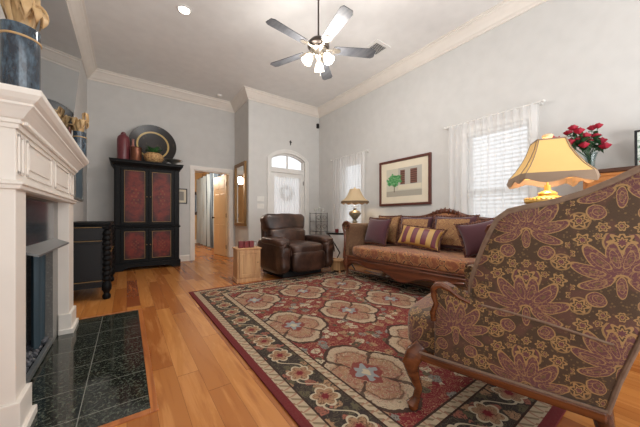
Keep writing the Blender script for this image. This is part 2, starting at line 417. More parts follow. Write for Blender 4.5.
# ------------------------------------------------------------------ geometry helpers
class B:
    def __init__(s): s.bm = bmesh.new(); s.sm = False
    def _xf(s, vs, M):
        if M is not None: bmesh.ops.transform(s.bm, matrix=M, verts=vs)
    def box(s, lo, hi, bev=0, seg=2, M=None):
        r = bmesh.ops.create_cube(s.bm, size=1)['verts']
        for v in r: v.co = Vector([lo[i]+(v.co[i]+.5)*(hi[i]-lo[i]) for i in range(3)])
        if bev:
            es = list({e for v in r for e in v.link_edges})
            g = bmesh.ops.bevel(s.bm, geom=es, offset=bev, segments=seg, affect='EDGES', profile=.5)
            r = list({v for f in g['faces'] for v in f.verts}|{v for v in r if v.is_valid})
        s._xf(r, M); return s
    def cbox(s, c, size, bev=0, M=None, seg=2):
        return s.box([c[i]-size[i]/2 for i in range(3)], [c[i]+size[i]/2 for i in range(3)], bev, seg, M)
    def grid(s, pts, cu=False, cv=False, cap=False):
        n, m = len(pts), len(pts[0])
        vs = [[s.bm.verts.new(p) for p in row] for row in pts]
        for i in range(n if cu else n-1):
            for j in range(m if cv else m-1):
                try: s.bm.faces.new((vs[i][j], vs[(i+1) % n][j], vs[(i+1) % n][(j+1) % m], vs[i][(j+1) % m]))
                except ValueError: pass
        if cap:
            for row in (vs[0], vs[-1]):
                try: s.bm.faces.new(row)
                except ValueError: pass
        return s
    def lathe(s, prof, c=(0, 0, 0), n=24, M=None, sy=1, ring=False):
        rows = []
        for r, z in prof:
            rows.append([Vector((c[0]+max(r, 1e-4)*math.cos(2*PI*k/n), c[1]+sy*max(r, 1e-4)*math.sin(2*PI*k/n), c[2]+z)) for k in range(n)])
        if M is not None: rows = [[M @ p for p in r] for r in rows]
        return s.grid(rows, cv=True, cu=ring, cap=not ring)
    def cyl(s, a, b, r, r2=None, n=16):
        return s.tube([a, b], [r, r if r2 is None else r2], n)
    def tube(s, pts, r, n=8, flat=1.0):
        pts = [Vector(p) for p in pts]; rs = r if isinstance(r, (list, tuple)) else [r]*len(pts)
        rows = []; up = None
        for i, p in enumerate(pts):
            t = (pts[min(i+1, len(pts)-1)]-pts[max(i-1, 0)])
            t = t.normalized() if t.length > 1e-9 else Vector((0, 0, 1))
            if up is None: up = Vector((0, 0, 1)) if abs(t.z) < .9 else Vector((1, 0, 0))
            a = t.cross(up); a = a.normalized() if a.length > 1e-6 else t.orthogonal().normalized()
            b = a.cross(t).normalized(); up = b
            rows.append([p+(a*math.cos(2*PI*k/n)+b*math.sin(2*PI*k/n)*flat)*rs[i] for k in range(n)])
        return s.grid(rows, cv=True, cap=True)
    def prism(s, poly, axis, a, b, M=None):
        """polygon in the plane normal to axis, extruded from a to b. axis x: (y,z), y: (x,z), z: (x,y)"""
        def P(p, t): return {'x': (t, p[0], p[1]), 'y': (p[0], t, p[1]), 'z': (p[0], p[1], t)}[axis]
        v0 = [s.bm.verts.new(P(p, a)) for p in poly]; v1 = [s.bm.verts.new(P(p, b)) for p in poly]; n = len(poly)
        s.bm.faces.new(v0); s.bm.faces.new(v1[::-1])
        for i in range(n): s.bm.faces.new((v0[i], v0[(i+1) % n], v1[(i+1) % n], v1[i]))
        s._xf(v0+v1, M); return s
    def sbox(s, c, h, e=.35, nu=28, nv=16, M=None, fn=None):
        """puffed box (superellipsoid) with half sizes h"""
        f = lambda w: math.copysign(abs(w)**e, w)
        rows = []
        for j in range(nv+1):
            ph = -PI/2+PI*j/nv; row = []
            for i in range(nu):
                th = 2*PI*(i+.5)/nu
                p = Vector((h[0]*f(math.cos(ph))*f(math.cos(th)), h[1]*f(math.cos(ph))*f(math.sin(th)), h[2]*f(math.sin(ph))))
                if fn: p = fn(p)
                p = p+Vector(c)
                row.append(M @ p if M is not None else p)
            rows.append(row)
        return s.grid(rows, cv=True)
    def sweep(s, prof, path, closed=False):
        """prof: (out, z) pairs; path: list of (x,y, nx,ny) mitre points"""
        rows = [[Vector((x+nx*o, y+ny*o, z)) for o, z in prof] for x, y, nx, ny in path]
        return s.grid(rows, cu=closed, cv=True, cap=not closed)
    def ico(s, c, r, sub=1, sc=(1, 1, 1)):
        g = bmesh.ops.create_icosphere(s.bm, subdivisions=sub, radius=r)['verts']
        for v in g: v.co = Vector((v.co.x*sc[0]+c[0], v.co.y*sc[1]+c[1], v.co.z*sc[2]+c[2]))
        return s
    def obj(s, name, m, parent=None, smooth=None, loc=None, rot=None):
        bm = s.bm
        bmesh.ops.remove_doubles(bm, verts=bm.verts, dist=1e-5)
        bmesh.ops.recalc_face_normals(bm, faces=bm.faces)
        uv = bm.loops.layers.uv.new('UVMap')
        for f in bm.faces:
            n = f.normal; a = max(range(3), key=lambda k: abs(n[k]))
            for l in f.loops:
                p = l.vert.co; l[uv].uv = (p.y, p.z) if a == 0 else ((p.x, p.z) if a == 1 else (p.x, p.y))
        me = bpy.data.meshes.new(name); bm.to_mesh(me); bm.free()
        if smooth: me.polygons.foreach_set('use_smooth', [True]*len(me.polygons)); me.set_sharp_from_angle(angle=math.radians(smooth if smooth is not True else 40))
        o = bpy.data.objects.new(name, me); C.objects.link(o); me.materials.append(m)
        if parent is not None: o.parent = parent
        if loc: o.location = loc
        if rot: o.rotation_euler = rot
        return o
def tag(o, label, cat=None, group=None, kind=None):
    o['label'] = label
    if cat: o['category'] = cat
    if group: o['group'] = group
    if kind: o['kind'] = kind
    return o
def thing(name, label, cat, loc=(0, 0, 0), rz=0, group=None):
    o = bpy.data.objects.new(name, None); C.objects.link(o); o.location = loc; o.rotation_euler = (0, 0, rz); o.empty_display_size = .1
    return tag(o, label, cat, group)
def struct(o): o['kind'] = 'structure'; return o
def copy_tree(o, parent=None):
    c = o.copy(); C.objects.link(c); c.parent = parent
    for ch in [k for k in C.objects if k.parent == o]: copy_tree(ch, c)
    return c
def Rz(a): return Matrix.Rotation(a, 4, 'Z')
def T(x, y, z): return Matrix.Translation((x, y, z))

# ================================================================== the room
LX, RX, BY, AY, JX, CH = -.62, 4.19, 6.80, 5.83, 2.23, 3.86
FY = -2.6
struct(B().box((-.85, FY, -.1), (4.5, 11.5, 0)).obj('floor', floor_m))
struct(B().box((-.85, FY, CH), (4.5, 7.0, CH+.1)).obj('ceiling', ceil_m))
struct(B().box((LX-.14, FY, 0), (LX, BY+.12, CH)).obj('wall_left', wall_m))
b = B(); b.box((LX, FY-.1, 0), (-.25, FY, CH)); b.box((4.05, FY-.1, 0), (RX+.1, FY, CH)); b.box((-.25, FY-.1, 2.95), (4.05, FY, CH)); b.box((-.25, FY-.1, 0), (4.05, FY, .45))
struct(b.obj('wall_rear', wall_m))
struct(B().box((LX, 1.86, 1.3), (-.475, 3.36, CH)).obj('wall_chimney', wall_m))
# back wall with the doorway (opening X 1.28..2.10, z to 2.12)
b = B(); b.box((LX, BY, 0), (1.28, BY+.12, CH)); b.box((1.28, BY, 2.12), (2.10, BY+.12, CH)); b.box((2.10, BY, 0), (2.35, BY+.12, CH))
struct(b.obj('wall_back', wall_m))
struct(B().box((JX, AY, 0), (JX+.12, BY, CH)).obj('wall_hall', wall_m))
# arch wall: opening X 2.78..3.73, spring 2.46, rise .15
ax0, ax1, spring, rise = 2.78, 3.73, 2.43, .15
def arc(x, x0=ax0, x1=ax1, sp=spring, rs=rise):
    c = (x0+x1)/2; hw = (x1-x0)/2; R = (hw*hw+rs*rs)/(2*rs); return sp+rs-R+math.sqrt(max(0, R*R-(x-c)**2))
b = B(); b.box((JX+.12, AY, 0), (ax0, AY+.14, CH)); b.box((ax1, AY, 0), (RX+.15, AY+.14, CH))
pts = [(ax0+(ax1-ax0)*k/20, arc(ax0+(ax1-ax0)*k/20)) for k in range(21)]
for (xa, za), (xb, zb) in zip(pts, pts[1:]): b.prism([(xa, za), (xb, zb), (xb, CH), (xa, CH)], 'y', AY, AY+.14)
struct(b.obj('wall_entry', wall_m))
# right wall with two windows
WIN = [(1.20, 1.98, .50, 2.27), (4.22, 4.88, .50, 2.27)]
b = B(); ys = [FY, 1.20, 1.98, 4.22, 4.88, AY]
b.box((RX, FY, 0), (RX+.15, 1.20, CH)); b.box((RX, 1.98, 0), (RX+.15, 4.22, CH)); b.box((RX, 4.88, 0), (RX+.15, AY, CH))
for y0, y1, z0, z1 in WIN: b.box((RX, y0, 0), (RX+.15, y1, z0)); b.box((RX, y0, z1), (RX+.15, y1, CH))
struct(b.obj('wall_right', wall_m))
# crown moulding
prof = [(0, 3.665), (.018, 3.665), (.022, 3.69), (.045, 3.705), (.075, 3.75), (.115, 3.80), (.135, 3.815), (.14, 3.835), (.165, 3.845), (.165, 3.86), (0, 3.86)]
path = [(LX, FY, 1, 0), (LX, BY, 1, -1), (JX, BY, -1, -1), (JX, AY, -1, -1), (RX, AY, -1, -1), (RX, FY, -1, 0)]
struct(B().sweep(prof, path).obj('trim_crown', trim_m))
bp = [(0, 0), (.022, 0), (.022, .012), (.014, .016), (.014, .115), (.006, .14), (0, .14)]
def base(name, pth): struct(B().sweep(bp, pth).obj(name, trim_m))
base('baseboard_left', [(LX, 3.5, 1, 0), (LX, BY, 1, -1), (1.18, BY, 0, -1)])
base('baseboard_back', [(JX, BY-.002, -1, 0), (JX, AY, -1, -1), (2.66, AY, 0, -1)])
base('baseboard_entry', [(3.86, AY, 0, -1), (RX, AY, -1, -1), (RX, FY, -1, 0)])
# doorway casing
b = B()
for x0, x1 in ((1.19, 1.28), (2.10, 2.19)): b.box((x0, BY-.022, 0), (x1, BY+.14, 2.1195), .004)
b.box((1.188, BY-.024, 2.12), (2.192, BY+.141, 2.21), .004)
b.box((1.265, BY, 0), (1.295, BY+.12, 2.12)); b.box((2.085, BY, 0), (2.112, BY+.12, 2.12)); b.box((1.28, BY, 2.10), (2.1, BY+.12, 2.13))
struct(b.obj('trim_doorway', trim_m))
# bedroom beyond
b = B(); b.box((.5, BY+.12, 0), (.6, 11.3, 2.75)); struct(b.obj('wall_bedroom_left', tan_wall))
struct(B().box((.5, 11.3, 0), (2.6, 11.4, 2.75)).obj('wall_bedroom_back', tan_wall))
b = B(); b.box((2.42, BY+.12, 0), (2.54, 8.35, 2.75)); b.box((2.42, 10.9, 0), (2.54, 11.3, 2.75)); b.box((2.42, 8.35, 2.4), (2.54, 10.9, 2.75)); b.box((2.42, 8.35, 0), (2.54, 10.9, .3))
struct(b.obj('wall_bedroom_right', tan_wall))
struct(B().box((.5, BY+.12, 2.75), (2.6, 11.4, 2.85)).obj('ceiling_bedroom', ceil_m))
struct(B().box((.6, 11.27, 0), (2.42, 11.3, .14)).obj('baseboard_bedroom', trim_m))
# open door leaf (hinged on the right jamb, swung into the bedroom)
d = struct(thing('door_2', 'tan six panel bedroom door standing open', 'door', (2.085, BY+.10, 0), math.radians(98)))
b = B(); b.box((0, 0, .01), (.78, .036, 2.09), .003)
for x0, x1 in ((.10, .35), (.43, .68)):
    for z0, z1 in ((.22, .82), (.98, 1.62), (1.74, 1.98)):
        b.box((x0, -.005, z0), (x1, .041, z1), .012); 
b.obj('door_panel', door_m, d)
b = B(); b.lathe([(.0, 0), (.012, .002), (.012, .03), (.028, .045), (.03, .06), (.02, .075), (0, .078)], n=14, M=T(.72, .036, 1.0) @ Matrix.Rotation(-PI/2, 4, 'X')); b.obj('door_knob', iron_m, d, True)
for z in (.25, 1.05, 1.85): B().cyl((-.003, .04, z-.05), (-.003, .04, z+.05), .008).obj('hinge', iron_m, d, True)

# ---- entry door with arched transom
e = struct(thing('door_1', 'white glazed entry door under an arched transom', 'door', (0, AY, 0)))
b = B()
def archband(b, x0, x1, sp, rs, w, y0, y1, z0=0):
    cpts = []
    for k in range(25):
        x = x0+(x1-x0)*k/24; z = arc(x, x0, x1, sp, rs); xo = (x0-w)+(x1-x0+2*w)*k/24; zo = arc(xo, x0-w, x1+w, sp, rs+w)
        cpts.append(((x, z), (xo, zo)))
    for (a, ao), (c, co) in zip(cpts, cpts[1:]): b.prism([a, c, co, ao], 'y', y0, y1)
    b.box((x0-w, y0, z0), (x0, y1, sp)); b.box((x1, y0, z0), (x1+w, y1, sp))
    return b
b = archband(B(), ax0, ax1, spring, rise, .10, AY-.025, AY); archband(b, ax0-.07, ax1+.07, spring, rise+.06, .035, AY-.035, AY-.01)
struct(b.obj('trim_entry', white_m))
b = archband(B(), ax0+.035, ax1-.035, spring-.01, rise-.025, .035, .03, .12)
b.box((ax0, .02, 2.10), (ax1, .13, 2.215), .005); b.obj('door_frame', white_m, e)
b = B()
for k in range(20):
    xa = ax0+.04+(ax1-ax0-.08)*k/20; xb = ax0+.04+(ax1-ax0-.08)*(k+1)/20
    b.prism([(xa, 2.21), (xb, 2.21), (xb, arc(xb)-.03), (xa, arc(xa)-.03)], 'y', .07, .078)
b.obj('transom_pane', glass_m, e)
B().box(((ax0+ax1)/2-.012, .05, 2.21), ((ax0+ax1)/2+.012, .09, spring+rise-.02)).obj('transom_bar', white_m, e)
b = B(); b.box((ax0+.035, .05, .01), (ax0+.115, .095, 2.10), .004); b.box((ax1-.115, .05, .01), (ax1-.035, .095, 2.10), .004)
b.box((ax0+.11, .05, 1.99), (ax1-.11, .095, 2.10), .004); b.box((ax0+.11, .05, .01), (ax1-.11, .095, .28), .004)
b.obj('door_leaf', white_m, e)
B().box((ax0+.11, .07, .27), (ax1-.11, .076, 2.0)).obj('door_pane', glass_m, e)
B().cyl((ax1-.02, .035, 1.83), (ax1-.02, .035, 1.93), .011).obj('hinge', iron_m, e, True)
pts = []
for k in range(90):
    x = ax0+.10+(ax1-ax0-.2)*k/89; row = []
    for j in range(9):
        z = .28+1.72*j/8; row.append((x, AY+.028+.012*math.sin(k*.75)+.004*math.sin(k*2.1+j*.4), z))
    pts.append(row)
tag(B().grid(pts).obj('door_curtain', dcurtain_m, smooth=True), 'gathered white sheer curtain on the glazed entry door', 'curtain')
b = B(); rnd = random.Random(3)
for k in range(260):
    a = rnd.uniform(0, 2*PI); r = .15+rnd.uniform(-.045, .045); c = Vector((3.30+r*math.cos(a), AY+.17+rnd.uniform(-.02, .03), 1.62+r*math.sin(a)))
    dd = Vector((rnd.uniform(-1, 1), rnd.uniform(-.5, .5), rnd.uniform(-1, 1))).normalized()*.035; w_ = Vector((rnd.uniform(-1, 1), .3, rnd.uniform(-1, 1))).normalized()*.012
    b.grid([[c-dd, c-dd*.2+w_], [c-dd*.2-w_, c+dd]])
wr = tag(b.obj('wreath', mat('pale_leaf', lin(150, 152, 146), .8)), 'round leafy wreath hanging on the entry door glass', 'wreath')

# ---- right wall windows
def make_window(n, y0, y1, z0, z1):
    w = struct(thing('window_%d' % n, 'white sash window', 'window', (RX, 0, 0)))
    b = B()
    b.box((-.02, y0-.08, z0), (.0, y0, z1+.08)); b.box((-.02, y1, z0), (.0, y1+.08, z1+.08)); b.box((-.02, y0, z1), (.0, y1, z1+.08))
    b.box((.06, y0, z0), (.12, y0+.04, z1)); b.box((.06, y1-.04, z0), (.12, y1, z1)); b.box((.06, y0, z1-.04), (.12, y1, z1)); b.box((.06, y0, z0), (.12, y1, z0+.05))
    b.box((.05, y0, 1.34), (.12, y1, 1.40)); b.obj('window_frame', white_m, w)
    B().box((.085, y0+.04, z0+.05), (.09, y1-.04, z1-.04)).obj('window_pane', glass_m, w)
    B().box((-.045, y0-.1, z0-.035), (.05, y1+.1, z0), .008).obj('window_sill', white_m, w)
    return w
for n, w in enumerate(WIN): make_window(n+1, *w)
for (y0, y1, z0, z1), lab in zip(WIN, ('white slatted blind in the large window right of the framed painting', 'white slatted blind in the narrow window beside the entry corner')):
    bl = thing('window_blind', lab, 'blind', (RX+.03, 0, 0), 0, 'window blinds')
    b = B()
    z = z1-.07
    while z > z0+.03:
        b.cbox((0, 0, 0), (.052, y1-y0-.02, .003), M=T(0, (y0+y1)/2, z) @ Matrix.Rotation(math.radians(-34), 4, 'Y')); z -= .056
    b.obj('slats', blind_m, bl)
    B().box((-.028, y0+.006, z1-.05), (.028, y1-.006, z1-.003), .004).obj('head_rail', blind_m, bl)
def curtain_set(y0, y1, ztop, zbot, lab, seed, n=150, A=1.0):
    c = thing('sheer_curtain', lab, 'curtain', (RX-.085, 0, 0), 0, 'sheer curtains on the right wall')
    rnd = random.Random(seed); ph = [rnd.uniform(0, 6) for _ in range(4)]
    def panel(a, b_, k0):
        pts = []
        for k in range(n):
            t = k/(n-1); y = a+(b_-a)*t; row = []
            for j in range(11):
                q = j/10; z = zbot+(ztop-zbot)*q
                am = A*(.024-.008*q)
                x = am*math.sin(t*k0*2*PI+ph[0])+.3*am*math.sin(t*k0*3.3+ph[1]+q)+.004*math.sin(q*9+t*20)
                row.append((x, y+.006*math.sin(q*5+t*40), z+(.012*math.sin(t*k0*2*PI) if j == 10 else 0)))
            pts.append(row)
        B().grid(pts).obj('curtain_panel', curtain_m, c, smooth=60)
    mid = (y0+y1)/2; panel(y0+.01, mid+.01, 6); panel(mid-.01, y1-.01, 6)
    B().cyl((0, y0-.04, ztop-.012), (0, y1+.04, ztop-.012), .008).obj('curtain_rod', white_m, c, True)
    for y in (y0-.045, y1+.045): B().ico((0, y, ztop-.012), .02, 2).obj('finial', white_m, c, True)
    for y in (y0-.01, y1+.01): B().box((0, y-.01, ztop-.03), (.085, y+.01, ztop+.005)).obj('rod_bracket', white_m, c)
curtain_set(1.08, 2.235, 2.43, .04, 'white sheer curtains on the large window behind the sofa', 1)
curtain_set(4.02, 5.16, 2.43, .04, 'white sheer curtains on the narrow window behind the small lamp', 2, A=.45)

# ================================================================== ceiling fixtures
r_ = thing('recessed_light', 'round lit recessed downlight in the ceiling near the fireplace wall', 'ceiling light', (.64, 4.07, CH))
B().lathe([(.095, 0), (.095, -.008), (.07, -.012), (.07, 0)], n=32, ring=True).obj('trim_ring', white_m, r_, True)
B().lathe([(0, -.004), (.068, -.004), (.068, -.002), (0, -.002)], n=24).obj('lens', lens_m, r_)
s_ = thing('smoke_detector', 'small round white smoke detector on the ceiling above the doorway', 'smoke detector', (1.75, 6.44, CH))
B().lathe([(0, -.04), (.05, -.04), (.065, -.03), (.07, 0), (0, 0)], n=24).obj('housing', plastic_m, s_, True)
v_ = thing('ceiling_vent', 'white square ceiling air vent to the right of the fan', 'vent', (3.42, 3.10, CH))
b = B(); b.box((-.17, -.17, -.012), (.17, -.12, 0)); b.box((-.17, .12, -.012), (.17, .17, 0)); b.box((-.17, -.12, -.012), (-.12, .12, 0)); b.box((.12, -.12, -.012), (.17, .12, 0)); b.obj('frame', white_m, v_)
b = B()
for k in range(9): b.cbox((0, 0, 0), (.24, .022, .003), M=T(0, -.105+k*.026, -.006) @ Matrix.Rotation(.6, 4, 'X'))
b.obj('louvers', white_m, v_); B().box((-.12, -.12, -.002), (.12, .12, 0)).obj('duct', ink_m, v_)

f = thing('ceiling_fan', 'five blade ceiling fan with three lit glass shades', 'ceiling fan', (1.98, 2.77, 0))
ZF = 3.155
B().lathe([(0, CH), (.07, CH), (.07, CH-.03), (.03, CH-.07), (0, CH-.07)], n=24).obj('canopy', bronze_m, f, True)
B().cyl((0, 0, ZF+.1), (0, 0, CH-.05), .011).obj('downrod', bronze_m, f, True)
B().lathe([(0, ZF+.15), (.03, ZF+.15), (.04, ZF+.12), (.10, ZF+.10), (.135, ZF+.06), (.14, ZF+.02), (.11, ZF-.005), (0, ZF-.005)], n=36).obj('motor_housing', bronze_m, f, True)
B().lathe([(0, ZF-.005), (.10, ZF-.005), (.105, ZF-.02), (.07, ZF-.045), (.05, ZF-.09), (.055, ZF-.11), (.03, ZF-.14), (0, ZF-.15)], n=30).obj('switch_housing', nickel_m, f, True)
fwd = math.radians(35.9)
for k in range(5):
    a = PI/2-(fwd+math.radians(11+72*k))
    M = Rz(a) @ T(0, 0, ZF-.012)
    p = [(.20, -.055), (.22, -.062), (.70, -.078), (.74, -.055), (.74, .055), (.70, .078), (.22, .062), (.20, .055)]
    bl = B().prism(p, 'z', -.004, .004, M @ Matrix.Rotation(math.radians(-11), 4, 'X')).obj('blade', blade_m, f)
    b = B(); b.box((.10, -.016, -.006), (.24, .016, .002), .002, M=M); b.prism([(.19, -.045), (.27, -.03), (.29, 0), (.27, .03), (.19, .045)], 'z', -.010, -.004, M @ Matrix.Rotation(math.radians(-11), 4, 'X'))
    b.obj('blade_bracket', nickel_m, f)
tulip = [(.016, 0), (.028, -.015), (.05, -.05), (.058, -.09), (.066, -.125), (.062, -.125), (.05, -.08), (.02, -.012)]
for k in range(3):
    a = -fwd+PI/2+math.radians(180-75+75*2*k/2*1.0)+(.2 if k == 2 else 0)
    a = math.radians([170, 290, 50][k])
    arm = Vector((math.cos(a), math.sin(a), 0))
    lm = Matrix.Translation(arm*.10+Vector((0, 0, ZF-.10))) @ Rz(a) @ Matrix.Rotation(math.radians(-32), 4, 'Y')
    B().tube([arm*.03+Vector((0, 0, ZF-.09)), arm*.07+Vector((0, 0, ZF-.075)), arm*.105+Vector((0, 0, ZF-.10))], .01).obj('light_arm', nickel_m, f, True)
    sh = B().lathe(tulip, n=20, M=lm).obj('glass_shade', opal_m, f, True)
    l = light('fan_bulb', 'POINT', arm*.2+Vector((0, 0, ZF-.27)), 19, (1, .96, .92), .12, f)
b = B(); b.cyl((.03, 0, ZF-.32), (.03, 0, ZF-.13), .0015); b.ico((.03, 0, ZF-.33), .008); b.obj('pull_chain', nickel_m, f)

# ================================================================== fireplace
fp = thing('fireplace', 'white panelled fireplace surround with dentil mantel', 'fireplace', (0, 0, 0))
XF, XS = -.405, -.475
b = B()
b.box((LX+.002, 1.775, 0), (XF, 1.93, 1.13), .003); b.box((LX+.002, 3.15, 0), (XF, 3.385, 1.13), .003)
b.box((LX+.002, 1.775, 1.13), (XF, 3.385, 1.47), .003)
b.obj('surround', trim_m, fp)
def plinth(y0, y1):
    b = B(); b.box((-.47, y0-.018, 0), (XF+.018, y1+.018, .17), .004); b.box((-.47, y0-.034, 0), (XF+.034, y1+.034, .045), .006)
    b.obj('plinth', trim_m, fp)
plinth(1.775, 1.93); plinth(3.15, 3.385)
pr = [(0, 1.125), (.018, 1.13), (.022, 1.145), (.03, 1.15), (.03, 1.158), (.012, 1.166), (0, 1.17)]
ring = [(LX+.02, 1.775, 0, -1), (XF, 1.775, 1, -1), (XF, 3.385, 1, 1), (LX+.02, 3.385, 0, 1)]
B().sweep(pr, ring).obj('frieze_moulding', trim_m, fp)
co = [(0, 1.40), (.010, 1.40), (.014, 1.418), (.022, 1.422), (.022, 1.438), (.03, 1.442), (.05, 1.47), (.062, 1.485), (.070, 1.492), (.070, 1.502), (.085, 1.515), (.096, 1.53), (.10, 1.535), (.10, 1.56), (0, 1.56)]
B().sweep(co, ring).obj('cornice', trim_m, fp)
B().box((LX+.002, 1.68, 1.545), (XF+.09, 3.48, 1.56)).obj('shelf', trim_m, fp)
b = B(); y = 1.79
while y < 3.37: b.box((XF+.02, y, 1.424), (XF+.034, y+.011, 1.440)); y += .021
b.obj('dentils', trim_m, fp)['kind'] = 'stuff'
def raised(y0, y1, z0, z1):
    b = B()
    for q in range(4):
        pass
    w = .016
    b.box((XF, y0, z0), (XF+.008, y1, z0+w), .003); b.box((XF, y0, z1-w), (XF+.008, y1, z1), .003)
    b.box((XF, y0, z0), (XF+.008, y0+w, z1), .003); b.box((XF, y1-w, z0), (XF+.008, y1, z1), .003)
    b.box((XF, y0+.04, z0+.04), (XF+.005, y1-.04, z1-.04), .003) if y1-y0 > .2 else None
    b.obj('raised_panel', trim_m, fp)
raised(1.93, 2.46, 1.20, 1.385); raised(2.57, 3.10, 1.20, 1.385); raised(1.80, 1.87, 1.20, 1.385); raised(3.20, 3.35, 1.20, 1.385)
# granite inside the surround
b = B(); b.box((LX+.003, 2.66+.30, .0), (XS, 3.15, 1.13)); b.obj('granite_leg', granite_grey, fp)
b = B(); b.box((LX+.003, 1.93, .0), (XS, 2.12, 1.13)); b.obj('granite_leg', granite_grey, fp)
B().box((LX+.003, 2.12, .82), (XS+.004, 2.96, 1.13)).obj('granite_header', granite_dark, fp)
# smoke hood, firebox
b = B(); b.prism([(XS, .815), (XS, .835), (-.385, .795), (-.385, .785)], 'y', 2.06, 3.0); b.obj('smoke_hood', hood_m, fp)
b = B(); 
b.box((LX-.1, 2.12, .0), (LX+.002, 2.96, .82)); b.obj('firebox', soot_m, fp)
b = B(); b.box((XS-.02, 2.12, .015), (XS+.006, 2.96, .05), .003); b.obj('hearth_curb', hood_m, fp)
for y0, y1 in ((2.14, 2.40), (2.70, 2.94)):
    pts = [[(XS-.055+.018*math.sin(k*1.1), y0+(y1-y0)*k/40+ .03*math.sin(j*.35)*(k/40), .06+.76*j/6) for j in range(7)] for k in range(41)]
    B().grid(pts).obj('mesh_curtain', mesh_m, fp, True)
b = B(); rnd = random.Random(5)
for k in range(240): b.ico((rnd.uniform(LX+.02, XS-.03), rnd.uniform(2.14, 2.94), .03+rnd.uniform(0, .05)), rnd.uniform(.012, .02), 1)
cb = b.obj('ember_pebbles', coal_m, fp); cb['kind'] = 'stuff'
# hearth floor
struct(B().box((LX, 1.645, -.05), (.10, 3.48, .004)).obj('hearth_floor', tile_m))
b = B(); b.box((.10, 1.61, -.02), (.135, 3.51, .008), .002); b.box((-.40, 1.61, -.02), (.10, 1.645, .008), .002); b.box((-.36, 3.48, -.02), (.10, 3.51, .008), .002)
struct(b.obj('trim_hearth', mat('hearth_edge_wood', fn=f_wood(lin(150, 84, 40), lin(186, 116, 62), 20), rough=.3)))
# mirror leaning out from the chimney breast
mr = thing('mantel_mirror', 'large frameless mirror tilted forward above the fireplace mantel', 'mirror', (-.452, 0, 1.565))
M = Matrix.Rotation(math.radians(5.3), 4, 'Y')
B().box((-.012, 2.02, 0), (0, 3.45, 1.0), M=M).obj('mirror_backing', granite_grey, mr)
B().box((0, 2.02, 0), (.004, 3.45, 1.0), M=M).obj('mirror_glass', mirror_m, mr)

def leaf_strip(b, pts, w, fold=.25):
    rows = []
    pts = [Vector(p) for p in pts]; n = len(pts)
    for i, p in enumerate(pts):
        t = (pts[min(i+1, n-1)]-pts[max(i-1, 0)]).normalized(); s_ = t.cross(Vector((0, 0, 1)));
        s_ = s_.normalized() if s_.length > .01 else Vector((1, 0, 0)); q = i/(n-1)
        ww = w*math.sin(PI*min(1, .12+q*.88))**.7; nrm = s_.cross(t)
        rows.append([p-s_*ww+nrm*ww*fold, p, p+s_*ww+nrm*ww*fold])
    b.grid(rows)
def big_vase(loc, r, h, lab, seed):
    t = thing('glazed_vase', lab, 'vase', loc, 0, 'speckled blue vases')
    B().lathe([(0, 0), (r*.96, 0), (r, .01), (r, h-.01), (r*1.02, h), (r*.93, h), (r*.93, h-.06), (0, h-.06)], n=36).obj('body', speck_m, t, True)
    B().lathe([(r, h-.055), (r+.004, h-.053), (r+.004, h-.047), (r, h-.045)], n=36, ring=True).obj('gold_band', cork_m, t, True)
    b = B(); rnd = random.Random(seed)
    for k in range(11):
        a = rnd.uniform(0, 2*PI) if k > 3 else [-1.2, -.4, .6, 2.2][k]; R = rnd.uniform(.5, 1.1); H = rnd.uniform(.10, .26)*(h/.25)
        p0 = Vector((math.cos(a)*r*.3, math.sin(a)*r*.3, h-.05)); d_ = Vector((math.cos(a), math.sin(a), 0))
        pts = [p0, p0+Vector((0, 0, H*.5))+d_*r*.4, p0+Vector((0, 0, H*.95))+d_*r*.7*R, p0+Vector((0, 0, H))+d_*r*1.2*R, p0+Vector((0, 0, H*.75))+d_*r*1.5*R, p0+Vector((0, 0, H*.45))+d_*r*1.35*R]
        leaf_strip(b, pts, r*.36, .4)
    o = b.obj('dried_leaves', cork_m, t, 60); m = o.modifiers.new('s', 'SOLIDIFY'); m.thickness = .003
    b = B()
    for a in (-.9, .3, 1.6):
        d_ = Vector((math.cos(a), math.sin(a), 0)); c = Vector((0, 0, h+.10*(h/.3)))+d_*r*.8
        b.tube([c+(d_*math.cos(q)+Vector((0, 0, 1.4))*math.sin(q))*r*.55 for q in [2*PI*k/16-1.2 for k in range(15)]], r*.1, 6)
    b.obj('curled_pod', cork_m, t, True)
big_vase((-.383, 1.747, 1.5602), .063, .278, 'larger speckled dark blue vase on the near end of the mantel, holding curled tan leaves', 4)
big_vase((-.362, 3.40, 1.5602), .048, .25, 'smaller speckled dark blue vase on the far end of the mantel beside the mirror edge', 9)
def framed(name, label, cat, loc, rz, w, h, fm, fw, picm, matw=0, dep=.025, group=None, glassy=False):
    """hangs with its back at local y=0, face towards -y"""
    t = thing(name, label, cat, loc, rz, group)
    b = B(); b.box((-w/2, -dep, -h/2), (w/2, 0, -h/2+fw), .004); b.box((-w/2, -dep, h/2-fw), (w/2, 0, h/2), .004); b.box((-w/2, -dep, -h/2+fw), (-w/2+fw, 0, h/2-fw), .004); b.box((w/2-fw, -dep, -h/2+fw), (w/2, 0, h/2-fw), .004)
    b.obj('frame', fm, t)
    if matw: B().box((-w/2+fw, -dep*.5, -h/2+fw), (w/2-fw, -.002, h/2-fw)).obj('mount', paper_m, t)
    q = fw+matw
    B().box((-w/2+q, -dep*.5-.002, -h/2+q), (w/2-q, -.003, h/2-q)).obj('picture' if cat != 'mirror' else 'mirror_glass', picm, t)
    return t
framed('framed_print', 'dark blue framed print on the left wall behind the mantel', 'picture', (LX, 5.62, 1.75), PI/2, .86, .95, granite_grey, .03, bluepic_m, 0)

